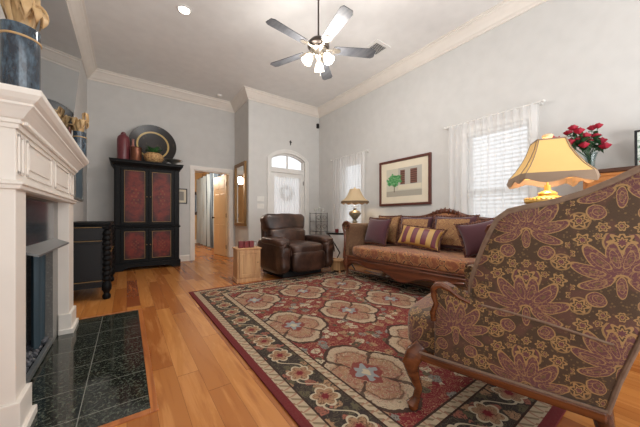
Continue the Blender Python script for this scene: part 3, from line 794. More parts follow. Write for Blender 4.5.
# ================================================================== black sideboard
sb = thing('sideboard', 'black sideboard with carved turned corner posts beside the fireplace', 'sideboard', (0, 0, 0))
sx0, sx1, sy0, sy1 = -.60, -.17, 4.17, 5.35
b = B(); b.box((sx0, sy0+.02, .15), (sx1-.03, sy1-.02, .90), .004); b.obj('body', black_m, sb)
b = B(); b.box((sx0, sy0-.01, .905), (sx1+.01, sy1+.01, .945), .01); b.box((sx0, sy0, .885), (sx1, sy1, .905), .004); b.obj('top', wornblack, sb)
b = B(); b.box((sx0+.02, sy0+.008, .70), (sx1-.07, sy0+.02, .715)); b.box((sx0+.02, sy0+.008, .20), (sx1-.07, sy0+.02, .225), .003); b.box((sx0+.03, sy0+.012, .725), (sx1-.08, sy0+.02, .87), .003); b.box((sx0+.03, sy0+.012, .25), (sx1-.08, sy0+.02, .68), .004)
b.obj('end_panel', black_m, sb)
for z in (.717, .232, .880): B().box((sx0+.02, sy0+.004, z-.003), (sx1-.075, sy0+.012, z+.002)).obj('gilt_line', goldline_m, sb)
for y in (sy0+.03, sy1-.03):
    pf = [(.0, 0), (.03, .0), (.042, .02), (.042, .05), (.028, .07), (.032, .09), (.05, .12), (.05, .17), (.044, .19), (.036, .22)]
    z = .22
    while z < .84:
        pf += [(.034, z), (.044, z+.012), (.046, z+.03), (.038, z+.05)]; z += .062
    pf += [(.022, .85), (.042, .86), (.044, .885), (0, .885)]
    B().lathe(pf, (sx1-.03, y, 0), 16).obj('corner_post', wornblack, sb, 50)
B().lathe([(0, 0), (.025, 0), (.035, .03), (.025, .08), (.035, .12), (.03, .2), (0, .2)], (sx0+.05, sy0+.06, 0), 14).obj('foot', wornblack, sb, 50)
for k in range(3):
    y0 = sy0+.08+k*.345
    dd = B().box((sx1-.03, y0, .24), (sx1-.012, y0+.33, .86), .004).obj('door', black_m, sb)
    B().ico((sx1-.002, y0+.29, .55), .012, 2).obj('knob', gold_m, dd, True)

# ================================================================== armoire
ar = thing('armoire', 'tall black armoire with four red lacquer door panels', 'armoire', (.345, 6.17, 0))
hw = .535; D = .60
b = B(); b.box((-hw, 0, .13), (hw, D, 1.98), .004); b.obj('cabinet_body', wornblack, ar)
cp = [(0, 1.95), (.012, 1.95), (.02, 1.975), (.035, 1.99), (.05, 2.02), (.062, 2.03), (.062, 2.06), (.07, 2.065), (.07, 2.08), (0, 2.08)]
b = B(); b.sweep(cp, [(-hw, D, -1, 0), (-hw, 0, -1, -1), (hw, 0, 1, -1), (hw, D, 1, 0)]); b.box((-hw, 0, 2.05), (hw, D, 2.078)); b.obj('cornice', wornblack, ar)
wp = [(0, .80), (.012, .802), (.02, .815), (.02, .83), (.008, .84), (0, .845)]
B().sweep(wp, [(-hw, D, -1, 0), (-hw, 0, -1, -1), (hw, 0, 1, -1), (hw, D, 1, 0)]).obj('waist_moulding', wornblack, ar)
b = B(); pl = [(0, 0), (.02, 0), (.02, .11), (.012, .13), (.004, .145), (0, .15)]
b.sweep([(o, z) for o, z in pl], [(-hw, D, -1, 0), (-hw, 0, -1, -1), (-hw+.001, 0, 0, -1)])
poly = [(-hw-.02, 0), (-hw+.13, 0), (-hw+.16, .035), (-hw+.24, .06), (0, .065), (hw-.24, .06), (hw-.16, .035), (hw-.13, 0), (hw+.02, 0), (hw+.02, .14), (-hw-.02, .14)]
b.prism(poly, 'y', -.022, -.002); b.prism([(0, 0), (.15, 0), (.2, .05), (D-.2, .05), (D-.15, 0), (D, 0), (D, .14), (0, .14)], 'x', hw, hw+.02); b.prism([(0, 0), (.15, 0), (.2, .05), (D-.2, .05), (D-.15, 0), (D, 0), (D, .14), (0, .14)], 'x', -hw-.02, -hw)
b.obj('plinth', wornblack, ar)
for sx in (-1, 1):
    for z0, z1 in ((.16, .79), (.86, 1.94)):
        B().box((sx*(hw-.055)-.04, -.016, z0), (sx*(hw-.055)+.04, -.001, z1), .006).obj('pilaster', wornblack, ar)
for z0, z1 in ((.16, .79), (.86, 1.94)):
    for x0, x1, kx in ((-hw+.10, -.004, -.03), (.004, hw-.10, .03)):
        b = B(); w = .055
        b.box((x0, -.02, z0), (x1, -.001, z0+w), .004); b.box((x0, -.02, z1-w), (x1, -.001, z1), .004); b.box((x0, -.02, z0+w), (x0+w, -.001, z1-w), .004); b.box((x1-w, -.02, z0+w), (x1, -.001, z1-w), .004)
        dr = b.obj('door', wornblack, ar)
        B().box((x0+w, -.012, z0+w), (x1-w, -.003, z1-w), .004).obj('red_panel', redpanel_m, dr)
        b = B(); g = .006; q = w-.001
        for lo, hi in (((x0+q, z0+q), (x1-q, z0+q+g)), ((x0+q, z1-q-g), (x1-q, z1-q)), ((x0+q, z0+q), (x0+q+g, z1-q)), ((x1-q-g, z0+q), (x1-q, z1-q))): b.box((lo[0], -.0215, lo[1]), (hi[0], -.013, hi[1]))
        b.obj('gilt_line', goldline_m, dr)
        B().ico((kx, -.028, (z0+z1)/2), .012, 2).obj('knob', gold_m, dr, True)
TZ = 2.081
j = thing('plum_jar', 'tall plum coloured bottle jar on the left end of the armoire top', 'jar', (-.05, 6.36, TZ))
B().lathe([(0, 0), (.095, 0), (.102, .02), (.104, .40), (.09, .46), (.055, .50), (.04, .51), (.045, .53), (.0, .53)], n=28).obj('body', plum_m, j, True)
B().lathe([(0, .53), (.03, .53), (.034, .545), (.02, .56), (0, .565)], n=20).obj('stopper', plum_m, j, True)
j = thing('copper_tankard', 'dark copper tankard with a handle beside the plum jar', 'tankard', (.15, 6.27, TZ), .9)
B().lathe([(0, 0), (.10, 0), (.10, .02), (.088, .035), (.088, .25), (.098, .27), (.09, .27), (.08, .05), (0, .05)], n=28).obj('body', copper_m, j, True)
B().tube([(.085, 0, .23), (.13, 0, .22), (.14, 0, .15), (.12, 0, .08), (.088, 0, .07)], .01).obj('handle', copper_m, j, True)
j = thing('pink_bottle', 'narrow pink bottle standing behind the copper tankard', 'bottle', (.10, 6.46, TZ))
B().lathe([(0, 0), (.045, 0), (.05, .02), (.05, .28), (.03, .34), (.02, .36), (.02, .46), (.026, .47), (0, .475)], n=20).obj('body', mat('pink_glaze', lin(176, 118, 108), .3), j, True)
j = thing('charger_plate', 'very large dark round charger with a gold ring leaning on the wall', 'plate', (.45, 6.60, TZ+.432))
M = Matrix.Rotation(PI/2-.12, 4, 'X')
B().lathe([(0, 0), (.26, 0), (.29, .012), (.42, .03), (.43, .035), (.43, .025), (.30, -.002), (.26, -.014), (0, -.014)], n=56, M=M).obj('dish', mat('dark_lacquer', fn=lambda: mix(lin(38, 34, 34), lin(104, 88, 64), ss(.62, .7, nz(None, 22, 3))*.5), rough=.3), j, True)
B().lathe([(.262, .001), (.262, .006), (.292, .018), (.295, .012)], n=56, M=M, ring=True).obj('gold_ring', mat('pale_gold', lin(206, 178, 118), .35), j, True)
j = thing('planter_basket', 'tan ribbed basket planter with a small green plant on the armoire', 'plant', (.44, 6.31, TZ))
pts = []
for k in range(48):
    a = 2*PI*k/48; row = []
    for r, z in ((.0001, 0), (.09, 0), (.13, .03), (.165, .09), (.17, .13), (.15, .18), (.12, .205), (.11, .205), (.10, .17), (.0001, .17)):
        rr = r*(1+(.03*math.sin(a*14) if .02 < z < .19 else 0)); row.append((rr*math.cos(a), rr*math.sin(a), z))
    pts.append(row)
B().grid(pts, cu=True).obj('pot', basket_m, j, 50)
b = B(); rnd = random.Random(8)
for k in range(70):
    a = rnd.uniform(0, 2*PI); r = rnd.uniform(.03, .15); h = rnd.uniform(.04, .16)
    p0 = Vector((math.cos(a)*.04, math.sin(a)*.04, .18)); p1 = Vector((math.cos(a)*r, math.sin(a)*r, .18+h)); p2 = p1+Vector((math.cos(a)*.04, math.sin(a)*.04, -.02))
    leaf_strip(b, [p0, (p0+p1)/2+Vector((0, 0, .02)), p1, p2], .017)
b.obj('foliage', green_m, j)
j = thing('pewter_dish', 'low pewter dish on the right end of the armoire top', 'dish', (.79, 6.32, TZ))
B().lathe([(0, 0), (.06, 0), (.07, .015), (.03, .03), (.05, .05), (.13, .09), (.15, .12), (.145, .12), (.11, .09), (0, .06)], n=28).obj('bowl', pewter_m, j, True)
for sx in (-1, 1): B().tube([(sx*.13, 0, .10), (sx*.16, 0, .14), (sx*.175, 0, .11), (sx*.15, 0, .08), (sx*.12, 0, .08)], .006).obj('handle', pewter_m, j, True)

# wall pictures
framed('framed_print', 'small black framed print with white mat beside the armoire', 'picture', (1.015, BY, 1.49), 0, .23, .34, black_m, .02, mat('small_sketch', lin(150, 146, 138), .7), .05)
# gold framed hall mirror on the jog wall (faces -X)
framed('gold_mirror', 'tall gold framed mirror on the short hall wall', 'mirror', (JX, 6.31, 1.55), -PI/2, .72, 1.50, gold_m, .075, mirror_m2, 0, .05)
framed('framed_painting', 'framed watercolour of a tree and shuttered house above the sofa', 'picture', (RX, 3.12, 1.665), -PI/2, 1.13, .88, mat('reddish_frame', lin(92, 50, 42), .35), .045, painting_m, .13, .04)
b = B(); b.cbox((0, -.008, 0), (.022, .012, .12), .003); b.cbox((0, -.008, .02), (.07, .012, .02), .003)
c_ = tag(b.obj('wall_cross', iron_m), 'small dark cross on the wall above the entry door', 'cross'); c_.location = (3.31, AY, 2.86)
b = B(); b.box((-.03, -.05, -.06), (.03, 0, .06), .006)
c_ = tag(b.obj('wall_speaker', black_m), 'tiny black wall speaker high in the room corner', 'speaker'); c_.location = (4.13, AY, 3.44)
for z, l in ((1.435, 'upper white switch plate left of the entry door'), (1.265, 'lower white switch plate left of the entry door')):
    t = thing('switch_plate', l, 'switch', (2.52, AY, z), 0, 'white switch plates')
    B().box((-.085, -.006, -.058), (.085, 0, .058), .003).obj('plate', plastic_m, t)
    for k in (-1, 0, 1): B().box((k*.046-.008, -.016, -.018), (k*.046+.008, -.005, .018), .002).obj('toggle', plastic_m, t)
# bedroom items
t = thing('oval_mirror', 'dark oval framed mirror on the far tan bedroom wall', 'mirror', (2.14, 11.30, 1.55))
M = Matrix.Rotation(PI/2, 4, 'X')
pr_ = [(.17, 0), (.17, .02), (.2, .035), (.225, .02), (.225, 0)]
b = B(); rows = []
for r, z in pr_: rows.append([Vector((r*math.cos(2*PI*k/40), -z, r*2.05*math.sin(2*PI*k/40))) for k in range(40)])
b.grid(rows, cv=True); b.obj('frame', darkwood_m, t, True)
B().prism([(.18*math.cos(2*PI*k/40), .38*math.sin(2*PI*k/40)) for k in range(40)], 'y', -.012, -.002).obj('mirror_glass', mirror_m2, t)
t = thing('striped_drapes', 'blue and grey striped drapes in the bedroom beyond the doorway', 'curtain', (2.24, 0, 0))
for y0, y1 in ((8.2, 9.55), (9.6, 11.1)):
    pts = [[(.07*math.sin(k*.2)+.01*math.sin(k*.7+j), y0+(y1-y0)*k/90, .03+2.42*j/8) for j in range(9)] for k in range(91)]
    o = B().grid(pts).obj('drape_panel', stripe_cur, t, True)
B().cyl((0, 8.0, 2.47), (0, 11.2, 2.47), .015).obj('drape_rod', iron_m, t, True)

# ================================================================== rug
rg = B().box((0, 0, 0), (2.80, 3.52, .011), .003).obj('area_rug', rug_m, loc=(.665, .37, .001))
tag(rg, 'large crimson and beige oriental area rug with dark floral border', 'rug')
RZ = .016

# ================================================================== leather recliner
rc = thing('recliner', 'brown leather recliner facing the room beside the oak cabinet', 'recliner', (2.42, 4.24, RZ), math.radians(3))
def pleats(p): return p
def puff(name, c, h, e, m, p, nu=40, nv=24, rx=0, fn=None):
    M = Matrix.Translation(c) @ Matrix.Rotation(rx, 4, 'X')
    return B().sbox((0, 0, 0), h, e, nu, nv, M, fn).obj(name, m, p, True)
B().box((-.40, -.38, .0), (.40, .34, .10), .02).obj('base', ink_m, rc)
puff('seat_cushion', (0, -.24, .43), (.335, .36, .12), .38, leather_m, rc, fn=lambda p: Vector((p.x, p.y, p.z+.02*math.cos(p.x*4)-.05*max(0, -p.y-.2))))
puff('footrest', (0, -.53, .27), (.33, .085, .17), .4, leather_m, rc)
def wr_(p): return Vector((p.x*(1+.05*math.sin(p.z*9)), p.y-.02*math.cos(p.x*7), p.z-.02*abs(math.sin(p.x*9))*(1 if p.z > 0 else 0)))
puff('lumbar_cushion', (0, .12, .64), (.375, .12, .17), .5, leather_m, rc, rx=-.15, fn=wr_)
puff('head_cushion', (0, .24, .885), (.435, .14, .175), .42, leather_m, rc, rx=-.22, fn=wr_)
puff('back_shell', (0, .38, .62), (.38, .09, .42), .4, leather_m, rc, rx=-.14)
for sx in (-1, 1):
    def af(p, sx=sx):
        k = .008*math.sin((p.z+p.y)*75)*(1 if p.y < -.25 else 0)
        return Vector((p.x*(1+.10*max(0, p.z/.25)), p.y-k, p.z-.05*(p.y+.4)*-.4))
    a = puff('arm', (sx*.45, -.14, .345), (.105, .44, .27), .42, leather_m, rc, 48, 30, fn=af)
    puff('arm_pad', (sx*.455, -.22, .60), (.125, .34, .062), .5, leather_m, rc, 36, 18, fn=lambda p: Vector((p.x, p.y, p.z-.12*max(0, -p.y-.12))))
    B().tube([(sx*.45+.085*math.cos(q), -.575, .38+.19*math.sin(q)) for q in [PI*k/12 for k in range(13)]], .012).obj('arm_welt', leather_m, rc, True)

# ================================================================== little oak cabinet
oc = thing('oak_side_cabinet', 'small light oak cabinet with one panelled door left of the recliner', 'cabinet', (1.365, 4.03, 0.0), math.radians(-6))
b = B(); b.box((0, .0, .03), (.36, .30, .50), .004); b.obj('body', pine_m, oc)
b = B(); b.box((-.015, -.015, .50), (.375, .31, .525), .006); b.obj('top', pine_m, oc)
b = B(); b.box((-.012, -.012, 0), (.372, .305, .05), .006); b.obj('plinth', pine_m, oc)
b = B(); x0, x1, z0, z1 = .03, .33, .075, .485
b.box((x0, -.016, z0), (x1, -.001, z0+.05), .003); b.box((x0, -.016, z1-.05), (x1, -.001, z1), .003); b.box((x0, -.016, z0+.05), (x0+.05, -.001, z1-.05), .003); b.box((x1-.05, -.016, z0+.05), (x1, -.001, z1-.05), .003)
dr = b.obj('door', pine_m, oc); B().box((x0+.05, -.012, z0+.05), (x1-.05, -.003, z1-.05), .008).obj('door_inset', pine_m, dr)
B().ico((.31, -.03, .3), .01, 2).obj('knob', gold_m, dr, True)
for k, (dx, l) in enumerate(((.075, 'leftmost of the dark red candle blocks on the oak cabinet'), (.155, 'middle one of the dark red candle blocks on the oak cabinet'), (.235, 'dark red candle block on the oak cabinet next to the clear jar'))):
    t = thing('candle_block', l, 'candle', (1.365+dx, 4.10-dx*.1, .526), math.radians(-6), 'dark red candle blocks')
    B().box((-.036, -.036, 0), (.036, .036, .105), .006).obj('wax', red_m, t); B().cyl((0, 0, .105), (0, 0, .118), .002, n=6).obj('wick', ink_m, t)
t = thing('glass_jar', 'small clear glass jar at the right end of the oak cabinet top', 'jar', (1.665, 4.08, .526))
B().lathe([(0, 0), (.03, 0), (.034, .01), (.034, .07), (.03, .085), (.027, .085), (.03, .07), (.03, .01), (0, .008)], n=20).obj('body', glass_m, t, True)
B().lathe([(0, .086), (.033, .086), (.033, .097), (0, .10)], n=20).obj('lid', pewter_m, t, True)

# ================================================================== iron corner stand
es = thing('plant_stand', 'slim black iron tiered stand in the corner right of the recliner', 'stand', (3.88, 5.42, 0))
for sx in (-.17, .17):
    for sy in (-.13, .13): B().tube([(sx, sy, 0), (sx, sy, 1.12)], .008).obj('post', iron_m, es, True)
SHZ = [.35, .66, .90, 1.10]
for z in SHZ:
    b = B()
    b.box((-.18, -.14, z-.006), (.18, .14, z)); sh = b.obj('shelf', iron_m, es)
for z in (.78, 1.0):
    b = B(); rr = .055
    for cx in (-.09, .09): b.tube([(cx+rr*math.cos(q), -.13, z+rr*math.sin(q)*.8) for q in [2*PI*k/14 for k in range(15)]], .004, 5)
    b.obj('scroll', iron_m, es, True)
names = ['left', 'middle', 'right']
for zi, z in enumerate(SHZ[1:]):
    for k, dx in enumerate((-.11, 0, .11)):
        h = .12 if zi == 2 else .09
        if zi == 2 and k == 1: h = .16
        t = thing('glass_candle_holder', '%s clear glass candle holder on the %s of the iron stand' % (names[k], ['third shelf down', 'second shelf down', 'top shelf'][zi]), 'candle holder', (3.88+dx, 5.40, z+.001), 0, 'glass candle holders on the iron stand')
        B().lathe([(0, 0), (.03, 0), (.032, .006), (.008, .02), (.008, h*.4), (.03, h*.55), (.034, h), (.030, h), (.026, h*.58), (0, h*.5)], n=16).obj('glass', mat('frosted_glass', lin(206, 206, 200), .15, spec=.8) if (zi, k) == (0, 0) else bpy.data.materials['frosted_glass'], t, True)

# ================================================================== corner lamp table and lamp
tb = thing('round_side_table', 'dark round glass topped side table at the far end of the sofa', 'table', (3.52, 4.02, 0))
B().lathe([(0, .70), (.40, .70), (.405, .708), (.40, .716), (0, .716)], n=48).obj('table_top', mat('smoked_glass_top', lin(40, 48, 46), .05, spec=.8), tb, True)
B().lathe([(.36, .675), (.375, .675), (.375, .70), (.36, .70)], n=40, ring=True).obj('rim', iron_m, tb, True)
for k in range(3):
    a = 2*PI*k/3+2.6; c, s_ = math.cos(a), math.sin(a)
    B().tube([(.34*c, .34*s_, .69), (.22*c, .22*s_, .5), (.10*c, .10*s_, .3), (.2*c, .2*s_, .1), (.3*c, .3*s_, .012)], .012).obj('leg', iron_m, tb, True)
lp = thing('table_lamp', 'smaller lamp with flared taupe shade on the round glass table', 'lamp', (3.68, 3.90, .717))
B().lathe([(0, -.0), (.11, 0), (.11, .015), (.05, .03), (.035, .06), (.045, .10), (.03, .16), (.05, .20), (0, .20)], n=28).obj('pedestal', brass_m, lp, True)
lp_parts0 = set(C.objects)
B().lathe([(0, 0), (.05, 0), (.06, .01), (.05, .03), (.03, .05), (.06, .09), (.115, .16), (.12, .19), (.08, .23), (.03, .25), (.03, .27), (.05, .28), (.0, .285)], n=32).obj('base', mat('antique_silver', fn=lambda: mix(lin(92, 82, 66), lin(178, 164, 138), nz(None, 26, 3)), rough=.35, metal=.4), lp, True)
B().lathe([(.03, .285), (.075, .32), (.085, .36), (.06, .41), (.025, .43), (.0, .43)], n=28).obj('glass_font', glass_m, lp, True)
B().cyl((0, 0, .43), (0, 0, .66), .006).obj('stem', brass_m, lp, True)
def shade_rows(prof, n, rt, flute=.0, nfl=0):
    return [[Vector((r*(1+flute*math.cos(nfl*2*PI*k/n))*math.cos(2*PI*k/n), r*(1+flute*math.cos(nfl*2*PI*k/n))*math.sin(2*PI*k/n), z)) for k in range(n)] for r, z in prof]
b = B(); b.grid(shade_rows([(.10, .665), (.112, .63), (.145, .55), (.20, .47), (.26, .43), (.272, .415)], 64, 0, .015, 16), cv=True); o = b.obj('lamp_shade', shade_cream, lp, 60)
b = B(); b.grid([[Vector((.274*math.cos(2*PI*k/96), .274*math.sin(2*PI*k/96), .42)) for k in range(96)], [Vector((.280*math.cos(2*PI*k/96), .280*math.sin(2*PI*k/96), .375+.012*math.cos(k*PI/4))) for k in range(96)]], cv=True); b.obj('fringe', mat('dark_fringe', lin(98, 78, 58), .9), lp, True)
B().lathe([(0, .66), (.012, .66), (.014, .68), (.006, .70), (0, .705)], n=12).obj('finial', brass_m, lp, True)
for o in [k for k in C.objects if k not in lp_parts0]: o.location.z += .185
light('lamp_bulb', 'POINT', (0, 0, .685), 3, (1, .8, .55), .04, lp)
t = thing('votive_cup', 'tiny dark red votive cup on the round glass table', 'candle holder', (3.28, 3.98, .717))
B().lathe([(0, 0), (.03, 0), (.036, .01), (.036, .06), (.031, .06), (.031, .015), (0, .015)], n=18).obj('cup', red_m, t, True)
B().lathe([(0, .015), (.03, .015), (.03, .04), (0, .04)], n=18).obj('wax', paper_m, t, True)
t = thing('footstool', 'low light wooden crate stool on the floor by the far sofa leg', 'stool', (3.17, 3.78, .014), .3)
b = B(); b.box((-.12, -.10, .03), (.12, .10, .19), .01); b.obj('box', pine_m, t)
B().box((-.135, -.115, .19), (.135, .115, .215), .006).obj('lid', pine_m, t)
for sx in (-1, 1):
    for sy in (-1, 1): B().box((sx*.10-.015, sy*.08-.015, 0), (sx*.10+.015, sy*.08+.015, .032)).obj('foot', pine_m, t)

# ================================================================== sofa (front towards -X)
so = thing('sofa', 'brocade sofa with carved mahogany frame against the right wall', 'sofa', (2.94, 2.23, RZ))
L = 1.17       # half length
# local: x 0 (front) .. 1.02 (back), y -L..L
def front_curve(y): return .05*(y/L)**2
b = B(); rows = []
for k in range(61):
    y = -L+.03+(2*L-.06)*k/60; t = abs(y)/L
    zb = .235-.095*math.cos(t*PI*1.0)**2*(1 if t < .5 else .0)-.02*math.cos(t*PI*4)-(.10*max(0, (t-.86)/.14))
    x = front_curve(y)
    rows.append([(x-.012, y, .345), (x-.03, y, .31), (x-.018, y, (.31+zb)/2), (x-.026, y, zb+.02), (x-.01, y, zb), (x+.03, y, zb), (x+.03, y, .345)])
b.grid(rows, cv=True, cap=True); b.obj('apron', mahog_m, so, True)
B().box((.05, -L+.06, .22), (.95, L-.06, .36)).obj('seat_deck', armfab, so)
B().tube([(front_curve(-L+.03+(2*L-.06)*k/40)-.02, -L+.03+(2*L-.06)*k/40, .35) for k in range(41)], .016).obj('apron_bead', mahog_m, so, True)
def seat_fn(p): return Vector((p.x, p.y, p.z+.012*math.cos(p.y*5)-.015*(1 if p.z > 0 else 0)*abs(p.y)))
B().sbox((0, 0, 0), (.42, L-.13, .095), .28, 60, 20, T(.40, 0, .45), seat_fn).obj('seat_cushion', sofafab, so, True)
# back with camel hump
def back_z(y): t = y/L; return .93+.09*(1-t*t)+.085*math.exp(-((y+.12)/.26)**2)
rows = []
for k in range(49):
    y = -L+.06+(2*L-.12)*k/48; zt = back_z(y)-.045
    rows.append([(.74, y, .40), (.77, y, .70), (.84, y, zt-.03), (.875, y, zt), (.93, y, zt), (.97, y, zt-.05), (1.0, y, .4), (.98, y, .30), (.74, y, .30)])
B().grid(rows, cv=True, cap=True).obj('backrest', sofafab, so, 50)
pth = [(.895, -L+.04+(2*L-.08)*k/60, back_z(-L+.04+(2*L-.08)*k/60)-.03) for k in range(61)]
B().tube(pth, [.026+.018*math.exp(-((p[1]+.12)/.2)**2) for p in pth], 10).obj('crest_rail', mahog_m, so, True)
b = B()
for a in range(-3, 4):
    yy = -.12+a*.055; b.tube([(.855, yy, back_z(yy)-.05), (.85, yy+.02*a/3, back_z(yy)-.0-.004*abs(a)), (.875, yy+.03*a/3, back_z(yy)+.028-.008*abs(a))], [.012, .016, .006], 7)
b.obj('crest_carving', mahog_m, so, True)
for sy in (-1, 1):
    # upholstered rolled arm
    rows = []
    for k in range(15):
        x = .03+.90*k/14; dz = -.02*math.sin(PI*k/14)
        sec = [(.06, .30), (.055, .60), (.06, .76), (.03, .83), (.04, .885), (.09, .905), (.15, .895), (.185, .855), (.175, .80), (.14, .77), (.15, .60), (.15, .30)]
        rows.append([(x, sy*(L-.165+o), z+dz*(z > .7)) for o, z in sec])
    B().grid(rows, cv=True, cap=True).obj('arm', armfab, so, 50)
    c = L-.165
    pts = [(.015, sy*(c+o), z) for o, z in ((.05, .845), (.075, .865), (.10, .84), (.085, .805), (.045, .80), (.02, .845), (.04, .895), (.09, .915), (.15, .905), (.19, .86), (.18, .80), (.15, .74), (.135, .65), (.14, .5), (.155, .38), (.155, .30))]
    B().tube(pts, [.008, .012, .014, .014, .015, .016, .017, .018, .018, .018, .018, .018, .018, .019, .022, .024], 8).obj('arm_scroll', mahog_m, so, True)
    B().tube([(.03, sy*(c+.185), .862), (.45, sy*(c+.19), .85), (.9, sy*(c+.18), .88)], .014).obj('arm_rail', mahog_m, so, True)
for x, y in ((.045, -L+.05), (.045, L-.05), (.93, -L+.08), (.93, L-.08)):
    sgn = 1 if y > 0 else -1
    B().tube([(x, y, .33), (x-.018, y+sgn*.012, .26), (x-.012, y+sgn*.008, .17), (x+.006, y, .08), (x-.002, y, .03), (x-.012, y, .0)], [.045, .048, .034, .022, .02, .028], 10).obj('leg', mahog_m, so, True)

def pillow(name, label, loc, rot, w, h, t, m, ruf=None, border=None, group='sofa pillows', uvs=None):
    """face normal local -x ... built in local y (width), z (height), x thickness"""
    o = thing(name, label, 'pillow', loc, 0, group); o.rotation_euler = rot
    n = 22
    def P(i, j, s_, W=w, H=h, TT=t):
        u = -1+2*i/n; v = -1+2*j/n
        q = (1-abs(u)**2.4)*(1-abs(v)**2.4); pin = 1-.07*(abs(u)*abs(v))**0+ .0
        cu = 1-.10*(1-abs(v)**2)*abs(u)**3; cv = 1-.10*(1-abs(u)**2)*abs(v)**3
        return (s_*TT/2*max(0, q)**.45, u*W/2*cu, v*H/2*cv)
    b = B()
    for s_ in (-1, 1): b.grid([[P(i, j, s_) for j in range(n+1)] for i in range(n+1)])
    b.obj('cover', border or m, o, 75)
    if border:
        b = B(); k = .76
        rows = []
        for i in range(n+1):
            row = []
            for j in range(n+1):
                u = (-1+2*i/n)*k; v = (-1+2*j/n)*k; q = (1-abs(u)**2.4)*(1-abs(v)**2.4)
                row.append((-(t/2*q**.45)-.004, u*w/2, v*h/2))
            rows.append(row)
        b.grid(rows); b.obj('centre_panel', m, o, 75)
    if ruf:
        b = B(); rows = []
        per = []
        for i in range(n): per.append(P(i, 0, 1))
        for j in range(n): per.append(P(n, j, 1))
        for i in range(n, 0, -1): per.append(P(i, n, 1))
        for j in range(n, 0, -1): per.append(P(0, j, 1))
        N = len(per)
        a, c2 = [], []
        for k2 in range(N*3):
            f_ = k2/3; i0 = int(f_) % N; i1 = (i0+1) % N; fr_ = f_-int(f_)
            p = Vector(per[i0]).lerp(Vector(per[i1]), fr_); p.x = 0; dv = p.normalized()
            a.append(p*.985); c2.append(p+dv*.032+Vector((.012*math.sin(k2*1.55), 0, 0)))
        b.grid([a, c2], cv=True); r = b.obj('ruffle', ruf, o, True); r.modifiers.new('s', 'SOLIDIFY').thickness = .002
    return o
SX, SZ = 2.94, RZ+.555
pillow('sofa_pillow', 'gold brocade pillow with ruffle at the far end behind the plain burgundy one', (3.57, 2.99, SZ+.225), (0, .22, -.12), .50, .46, .16, pillowfab, ruffle_m)
pillow('sofa_pillow', 'gold brocade pillow with burgundy border in the middle of the sofa back', (3.53, 2.42, SZ+.225), (0, .22, .1), .54, .45, .16, pillowfab, ruffle_m, burg_m)
pillow('sofa_pillow', 'large gold brocade pillow with burgundy border right of the sofa middle', (3.52, 1.84, SZ+.225), (0, .24, .05), .56, .46, .16, pillowfab, ruffle_m, burg_m)
pillow('sofa_pillow', 'plain burgundy square pillow at the far end of the sofa', (3.35, 3.02, SZ+.205), (.03, .28, -.10), .50, .43, .16, burg_m, ruffle_m)
pillow('sofa_pillow', 'burgundy and gold striped lumbar pillow lying across the sofa middle', (3.27, 2.18, SZ+.16), (.10, .45, .06), .64, .29, .15, stripe_m, ruffle_m)
pillow('sofa_pillow', 'plain burgundy pillow tilted in the near corner of the sofa', (3.33, 1.42, SZ+.19), (-.20, .32, .70), .42, .39, .15, burg_m, ruffle_m)

# ================================================================== wing armchair
wc = thing('wing_armchair', 'paisley damask wing armchair with cabriole legs in the near right foreground', 'armchair', (1.636, .602, RZ), math.radians(14.3))
HX = .37
def Yt(t): return .354-.708*t
sil = [(.40, .59), (.395, .64), (.405, .69), (.44, .78), (.478, .86), (.515, .925), (.55, .975), (.60, 1.005), (.68, 1.02), (.80, 1.038), (.92, 1.068), (1.03, 1.108), (1.13, 1.15), (1.24, 1.19), (1.30, 1.20)]
arm = [(.175, .48), (.168, .52), (.192, .565), (.175, .60), (.176, .635), (.198, .655), (.23, .660), (.28, .645), (.34, .615), (.40, .60)]
rear = [(1.31, 1.17), (1.25, .98), (1.17, .75), (1.105, .575), (1.04, .42), (1.0, .30)]
def side_mesh(sx):
    """outer wing/side panel: a padded slab whose outside bellies outward slightly"""
    poly = [(0.175, .29)]+arm+sil[1:]+rear
    b = B(); n = len(poly)
    from mathutils.geometry import tessellate_polygon
    cy, cz = .75, .66
    rings = []
    for s_, xo in ((1.0, 0.0), (.985, -.012), (.95, -.020), (.8, -.024)):
        rings.append([Vector((sx*(HX-.0-xo*-1 if False else HX+(-xo)-.012), Yt(cy+(t-cy)*s_), cz+(z-cz)*s_)) for t, z in poly])
    outer = rings
    rows = [[Vector((sx*(HX-.085), p.y, p.z)) for p in outer[0]]]+outer
    vs = [[b.bm.verts.new(p) for p in r] for r in rows]
    for i in range(len(vs)-1):
        for j in range(n): b.bm.faces.new((vs[i][j], vs[i][(j+1) % n], vs[i+1][(j+1) % n], vs[i+1][j]))
    for vv, fl_ in ((vs[-1], False), (vs[0], True)):
        tri = tessellate_polygon([[Vector((v.co.y, v.co.z, 0)) for v in vv]])
        for a in tri:
            try: b.bm.faces.new([vv[q] for q in a])
            except ValueError: pass
    return b
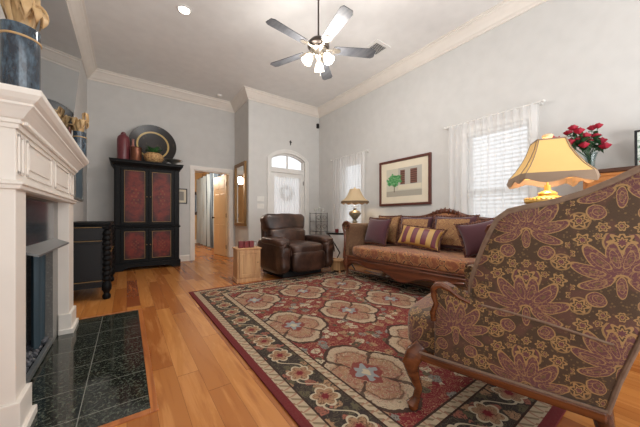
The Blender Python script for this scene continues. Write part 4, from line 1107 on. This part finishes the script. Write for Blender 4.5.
for sx in (-1, 1):
    side_mesh(sx).obj('side_wing', damask_m, wc, 60)
    pth = [(sx*(HX-.012), Yt(t), z+.004) for t, z in sil]
    B().tube(pth, [.008, .010, .012]+[.014]*10+[.013, .012], 10).obj('wing_roll', damask_pipe_lit, wc, True)  # roll paler than the wing fabric, overhead light put into its colour
    B().tube([(sx*(HX+.004), Yt(t), z) for t, z in rear[::1]], .008).obj('welt', damask_pipe_lit, wc, True)
    B().tube([(sx*(HX+.006), Yt(t), z) for t, z in arm], [.012, .014, .012, .013, .015, .017, .017, .014, .012, .009], 8).obj('arm_trim', walnut_m, wc, True)
    B().tube([(sx*(HX+.012), Yt(t), z) for t, z in ((.46, .60), (.60, .592), (.75, .578), (.90, .56), (1.02, .545))], .005).obj('seam_welt', damask_pipe_lit, wc, True)
    B().box((min(sx*(HX-.03), sx*(HX+.012)), Yt(1.0), .262), (max(sx*(HX-.03), sx*(HX+.012)), Yt(.03), .302), .008).obj('side_rail', walnut_m, wc)
    B().tube([(sx*(HX+.010), Yt(.02+.98*k/20), .306) for k in range(21)], .006).obj('rail_welt', damask_pipe_lit, wc, True)
    # cabriole front leg
    B().tube([(sx*(HX-.035), .30, .32), (sx*(HX-.012), .325, .285), (sx*(HX+.002), .345, .235), (sx*(HX-.012), .335, .17), (sx*(HX-.03), .315, .10), (sx*(HX-.022), .325, .045), (sx*(HX-.008), .34, .018), (sx*(HX-.012), .335, .0)],
             [.040, .046, .043, .030, .020, .020, .031, .026], 12).obj('leg', walnut_m, wc, True)
    B().tube([(sx*(HX-.03), Yt(.98), .31), (sx*(HX-.028), Yt(1.0), .22), (sx*(HX-.02), Yt(1.06), .11), (sx*(HX-.01), Yt(1.14), .0)], [.032, .027, .022, .019], 10).obj('leg', walnut_m, wc, True)
    B().sbox((0, 0, 0), (.045, .19, .045), .5, 24, 12, T(sx*(HX-.062), Yt(.46), .585)).obj('arm_pad', damask_m, wc, True)
def seatf(p): return Vector((p.x, p.y+(.02 if p.y > 0 else 0)*math.cos(p.x*4), p.z+.01*math.cos(p.x*5)))
B().box((-HX+.03, Yt(.95), .29), (HX-.03, Yt(.03), .37), .01).obj('seat_frame', damask_m, wc)
B().sbox((0, 0, 0), (HX-.022, .31, .10), .3, 48, 18, T(0, .09, .385), seatf).obj('seat_cushion', damask_m, wc, True)
B().box((-HX+.03, .32, .262), (HX-.03, .352, .302), .008).obj('front_rail', walnut_m, wc)
rows = []
for k in range(25):
    x = -HX+.05+(2*HX-.10)*k/24; u = x/HX; top = 1.15+.03*(1-u*u)
    rows.append([(x, Yt(.80), .42), (x, Yt(.86), .60), (x, Yt(.97), .90), (x, Yt(1.09), top-.04), (x, Yt(1.15), top), (x, Yt(1.24), top), (x, Yt(1.30), top-.06), (x, Yt(1.24), .95), (x, Yt(1.10), .575), (x, Yt(1.0), .30), (x, Yt(.86), .30)])
B().grid(rows, cv=True, cap=True).obj('backrest', damask_m, wc, 50)

# ================================================================== large lamp and its table
LC = (2.536, .617)
et = thing('end_table', 'round dark wood end table behind the wing armchair', 'table', (LC[0], LC[1], .014))
B().lathe([(0, .66), (.27, .66), (.28, .67), (.28, .685), (.27, .695), (0, .695)], n=44).obj('table_top', darkwood_m, et, True)
B().lathe([(0, .05), (.05, .05), (.04, .12), (.03, .3), (.045, .4), (.03, .5), (.05, .62), (.09, .66), (0, .66)], n=24).obj('pedestal', darkwood_m, et, True)
for k in range(3):
    a = 2*PI*k/3+.5; B().tube([(.03*math.cos(a), .03*math.sin(a), .14), (.14*math.cos(a), .14*math.sin(a), .10), (.24*math.cos(a), .24*math.sin(a), .018)], [.025, .02, .018]).obj('foot', darkwood_m, et, True)
bl_ = thing('table_lamp', 'large brass lamp with glowing square gold shade behind the wing armchair', 'lamp', (LC[0], LC[1], .710), math.atan2(-.863, .505))
B().lathe([(0, 0), (.10, 0), (.11, .015), (.105, .035), (.06, .05), (.03, .07), (.035, .10), (.07, .14), (.085, .19), (.075, .24), (.035, .28), (.025, .30), (.03, .34), (.06, .37), (.125, .390), (.14, .408), (.138, .422), (.11, .434), (.07, .446), (.05, .458), (.06, .468), (.045, .48), (.022, .49), (.018, .53), (0, .53)], n=40).obj('base', brass_m, bl_, True)
b = B()
for k in range(30):
    a = 2*PI*k/30; b.ico((.132*math.cos(a), .132*math.sin(a), .427), .011, 1)
b.obj('beading', brass_m, bl_, True)
B().cyl((0, 0, .48), (0, 0, .86), .007).obj('stem', brass_m, bl_, True)
hs = .21
def sqring(h, z, n=12, cut=.12):
    """square ring with cut corners; n points per side"""
    pts = []
    for s_ in range(4):
        a = s_*PI/2
        for k in range(n+1):
            t = -1+2*k/n; x, y = h, t*h*(1-cut)
            pts.append(Vector((x*math.cos(a)-y*math.sin(a), x*math.sin(a)+y*math.cos(a), z)))
    return pts
Z0 = .5
rows = [sqring(h, z) for h, z in ((.082, .858), (.088, .84), (.105, .78), (.13, .72), (.165, .655), (.19, .62), (.205, .60))]
b = B(); b.grid(rows, cv=True); o = b.obj('lamp_shade', shade_gold, bl_); o.modifiers.new('s', 'SOLIDIFY').thickness = .003
ra = sqring(.206, .602); rb = sqring(.216, .56)
rc2 = [Vector((p.x*1.01, p.y*1.01, .56-.040*abs(math.sin((i % 13)/12*PI*1.5+.0))**1.0*(1) + .010)) for i, p in enumerate(rb)]
b = B(); b.grid([ra, rb, rc2], cv=True); o = b.obj('scalloped_band', shade_band, bl_); o.modifiers.new('s', 'SOLIDIFY').thickness = .003
b = B()
for s_ in range(4):
    for sg in (-1, 1):
        a = s_*PI/2; pp = []
        for h, z in ((.083, .858), (.106, .78), (.131, .72), (.166, .655), (.206, .60)):
            x, y = h, sg*h*.88; pp.append((x*math.cos(a)-y*math.sin(a), x*math.sin(a)+y*math.cos(a), z))
        b.tube(pp, .003, 5)
b.obj('shade_trim', shade_band, bl_)
b = B(); b.grid([sqring(.08, .86), sqring(.086, .86), sqring(.086, .85)], cv=True); b.obj('top_ring', shade_band, bl_)
B().lathe([(0, .86), (.012, .86), (.01, .872), (.03, .885), (.034, .90), (.02, .91), (0, .915)], n=18).obj('finial', mat('ivory_finial', lin(216, 186, 150), .4), bl_, True)
light('lamp_bulb', 'POINT', (0, 0, .66), 3.5, (1, .82, .56), .05, bl_)

# ================================================================== tall chest with flowers (right wall)
tc = thing('tall_chest', 'tall honey wood chest with dark top on the right wall behind the lamp', 'chest', (0, 0, 0))
cx0, cx1, cy0, cy1 = 3.72, 4.165, -.75, .66
b = B(); b.box((cx0+.03, cy0+.03, .08), (cx1, cy1-.03, 1.41), .004); b.obj('body', warmwood_m, tc)
B().box((cx0, cy0, 1.43), (cx1, cy1, 1.47), .008).obj('top', darkwood_m, tc)
B().box((cx0+.015, cy0+.015, 1.405), (cx1, cy1-.015, 1.43), .004).obj('top_moulding', warmwood_m, tc)
B().box((cx0+.02, cy0+.02, 0), (cx1, cy1-.02, .085), .004).obj('plinth', darkwood_m, tc)
for k in range(4):
    for y0, y1 in ((cy0+.06, -.06), (-.03, cy1-.06)):
        dr = B().box((cx0+.016, y0, .11+k*.325), (cx0+.032, y1, .41+k*.325), .005).obj('drawer', warmwood_m, tc)
        for q in (.25, .75): B().ico((cx0+.008, y0+(y1-y0)*q, .26+k*.325), .013, 2).obj('knob', gold_m, dr, True)
vz = 1.471
t = thing('flower_vase', 'clear glass vase holding the red roses on the tall chest', 'vase', (3.90, .60, vz))
B().lathe([(0, 0), (.045, 0), (.05, .01), (.035, .05), (.04, .14), (.06, .20), (.057, .20), (.036, .14), (.03, .05), (0, .02)], n=24).obj('body', glass('tinted_glass', (.78, .84, .84)), t, True)
t = thing('rose_bouquet', 'bouquet of dark red roses in a glass vase on the tall chest', 'flowers', (3.90, .60, vz+.03))
rnd = random.Random(12)
heads = []
tgt = [(552, 139), (558, 140), (568, 133), (573, 128), (579, 131), (577, 140), (585, 136), (592, 128), (589, 141), (598, 126), (596, 136), (601, 141), (605, 146), (570, 142), (584, 145)]
for (px, py) in tgt:
    u = (px-320)/267; dep = rnd.uniform(2.66, 2.9)+.0; X_ = dep*(.5864+u*.81); Y_ = dep*(.81-u*.5864); Z_ = 1+(217.5-py)/267*dep
    heads.append(Vector((X_-3.90, Y_-.60, Z_-vz-.03)))
cen = sum(heads, Vector())/len(heads)
b = B(); lb = B()
for h in heads:
    m_ = Vector((h.x*.45, h.y*.45, .22))
    b.tube([(0, 0, -.01), (h.x*.08, h.y*.08, .12), m_, h], .003, 5)
    for q in range(10):
        p0 = m_.lerp(h, rnd.uniform(.1, .85)); d_ = Vector((rnd.uniform(-1, 1), rnd.uniform(-1, 1), rnd.uniform(-.5, .5))).normalized()
        leaf_strip(lb, [p0, p0+d_*.025, p0+d_*.05+Vector((0, 0, -.004)), p0+d_*.075+Vector((0, 0, -.015))], .018, .2)
b.obj('stems', green2_m, t, True); lb.obj('rose_leaves', green2_m, t)
for h in heads:
    b = B(); R = rnd.uniform(.034, .044)
    for ring_, (n_, rr, hh) in enumerate(((3, .35, 1.0), (4, .6, .9), (5, .95, .65))):
        for k in range(n_):
            a = 2*PI*k/n_+ring_*.7; rows = []
            for i in range(5):
                v = i/4; row = []
                for j in range(5):
                    w_ = (j/4-.5)*1.9*PI/n_; rad = R*rr*(math.sin(v*PI*.5)**.6)*(1+.25*v*v*(ring_ == 2))
                    row.append(Vector((math.cos(a+w_)*rad, math.sin(a+w_)*rad, R*(-.8+1.7*v*hh-.25*abs(j-2)*v*.4)))+h)
                rows.append(row)
            b.grid(rows)
    b.obj('rose', rose_m, t, True)
t = thing('standing_frame', 'black framed floral picture standing on the tall chest', 'picture', (3.90, .13, vz), -PI/2+.15)
b = B(); w, h = .34, .36; M = Matrix.Rotation(-.12, 4, 'X')
b.box((-w/2, 0, 0), (w/2, .02, .018), .003, M=M); b.box((-w/2, 0, h-.018), (w/2, .02, h), .003, M=M); b.box((-w/2, 0, .018), (-w/2+.018, .02, h-.018), .003, M=M); b.box((w/2-.018, 0, .018), (w/2, .02, h-.018), .003, M=M); b.obj('frame', black_m, t)
B().box((-w/2+.018, .006, .018), (w/2-.018, .014, h-.018), M=M).obj('picture', abstract_m, t)
B().box((-.03, .02, .002), (.03, .12, .01)).obj('easel_back', black_m, t)
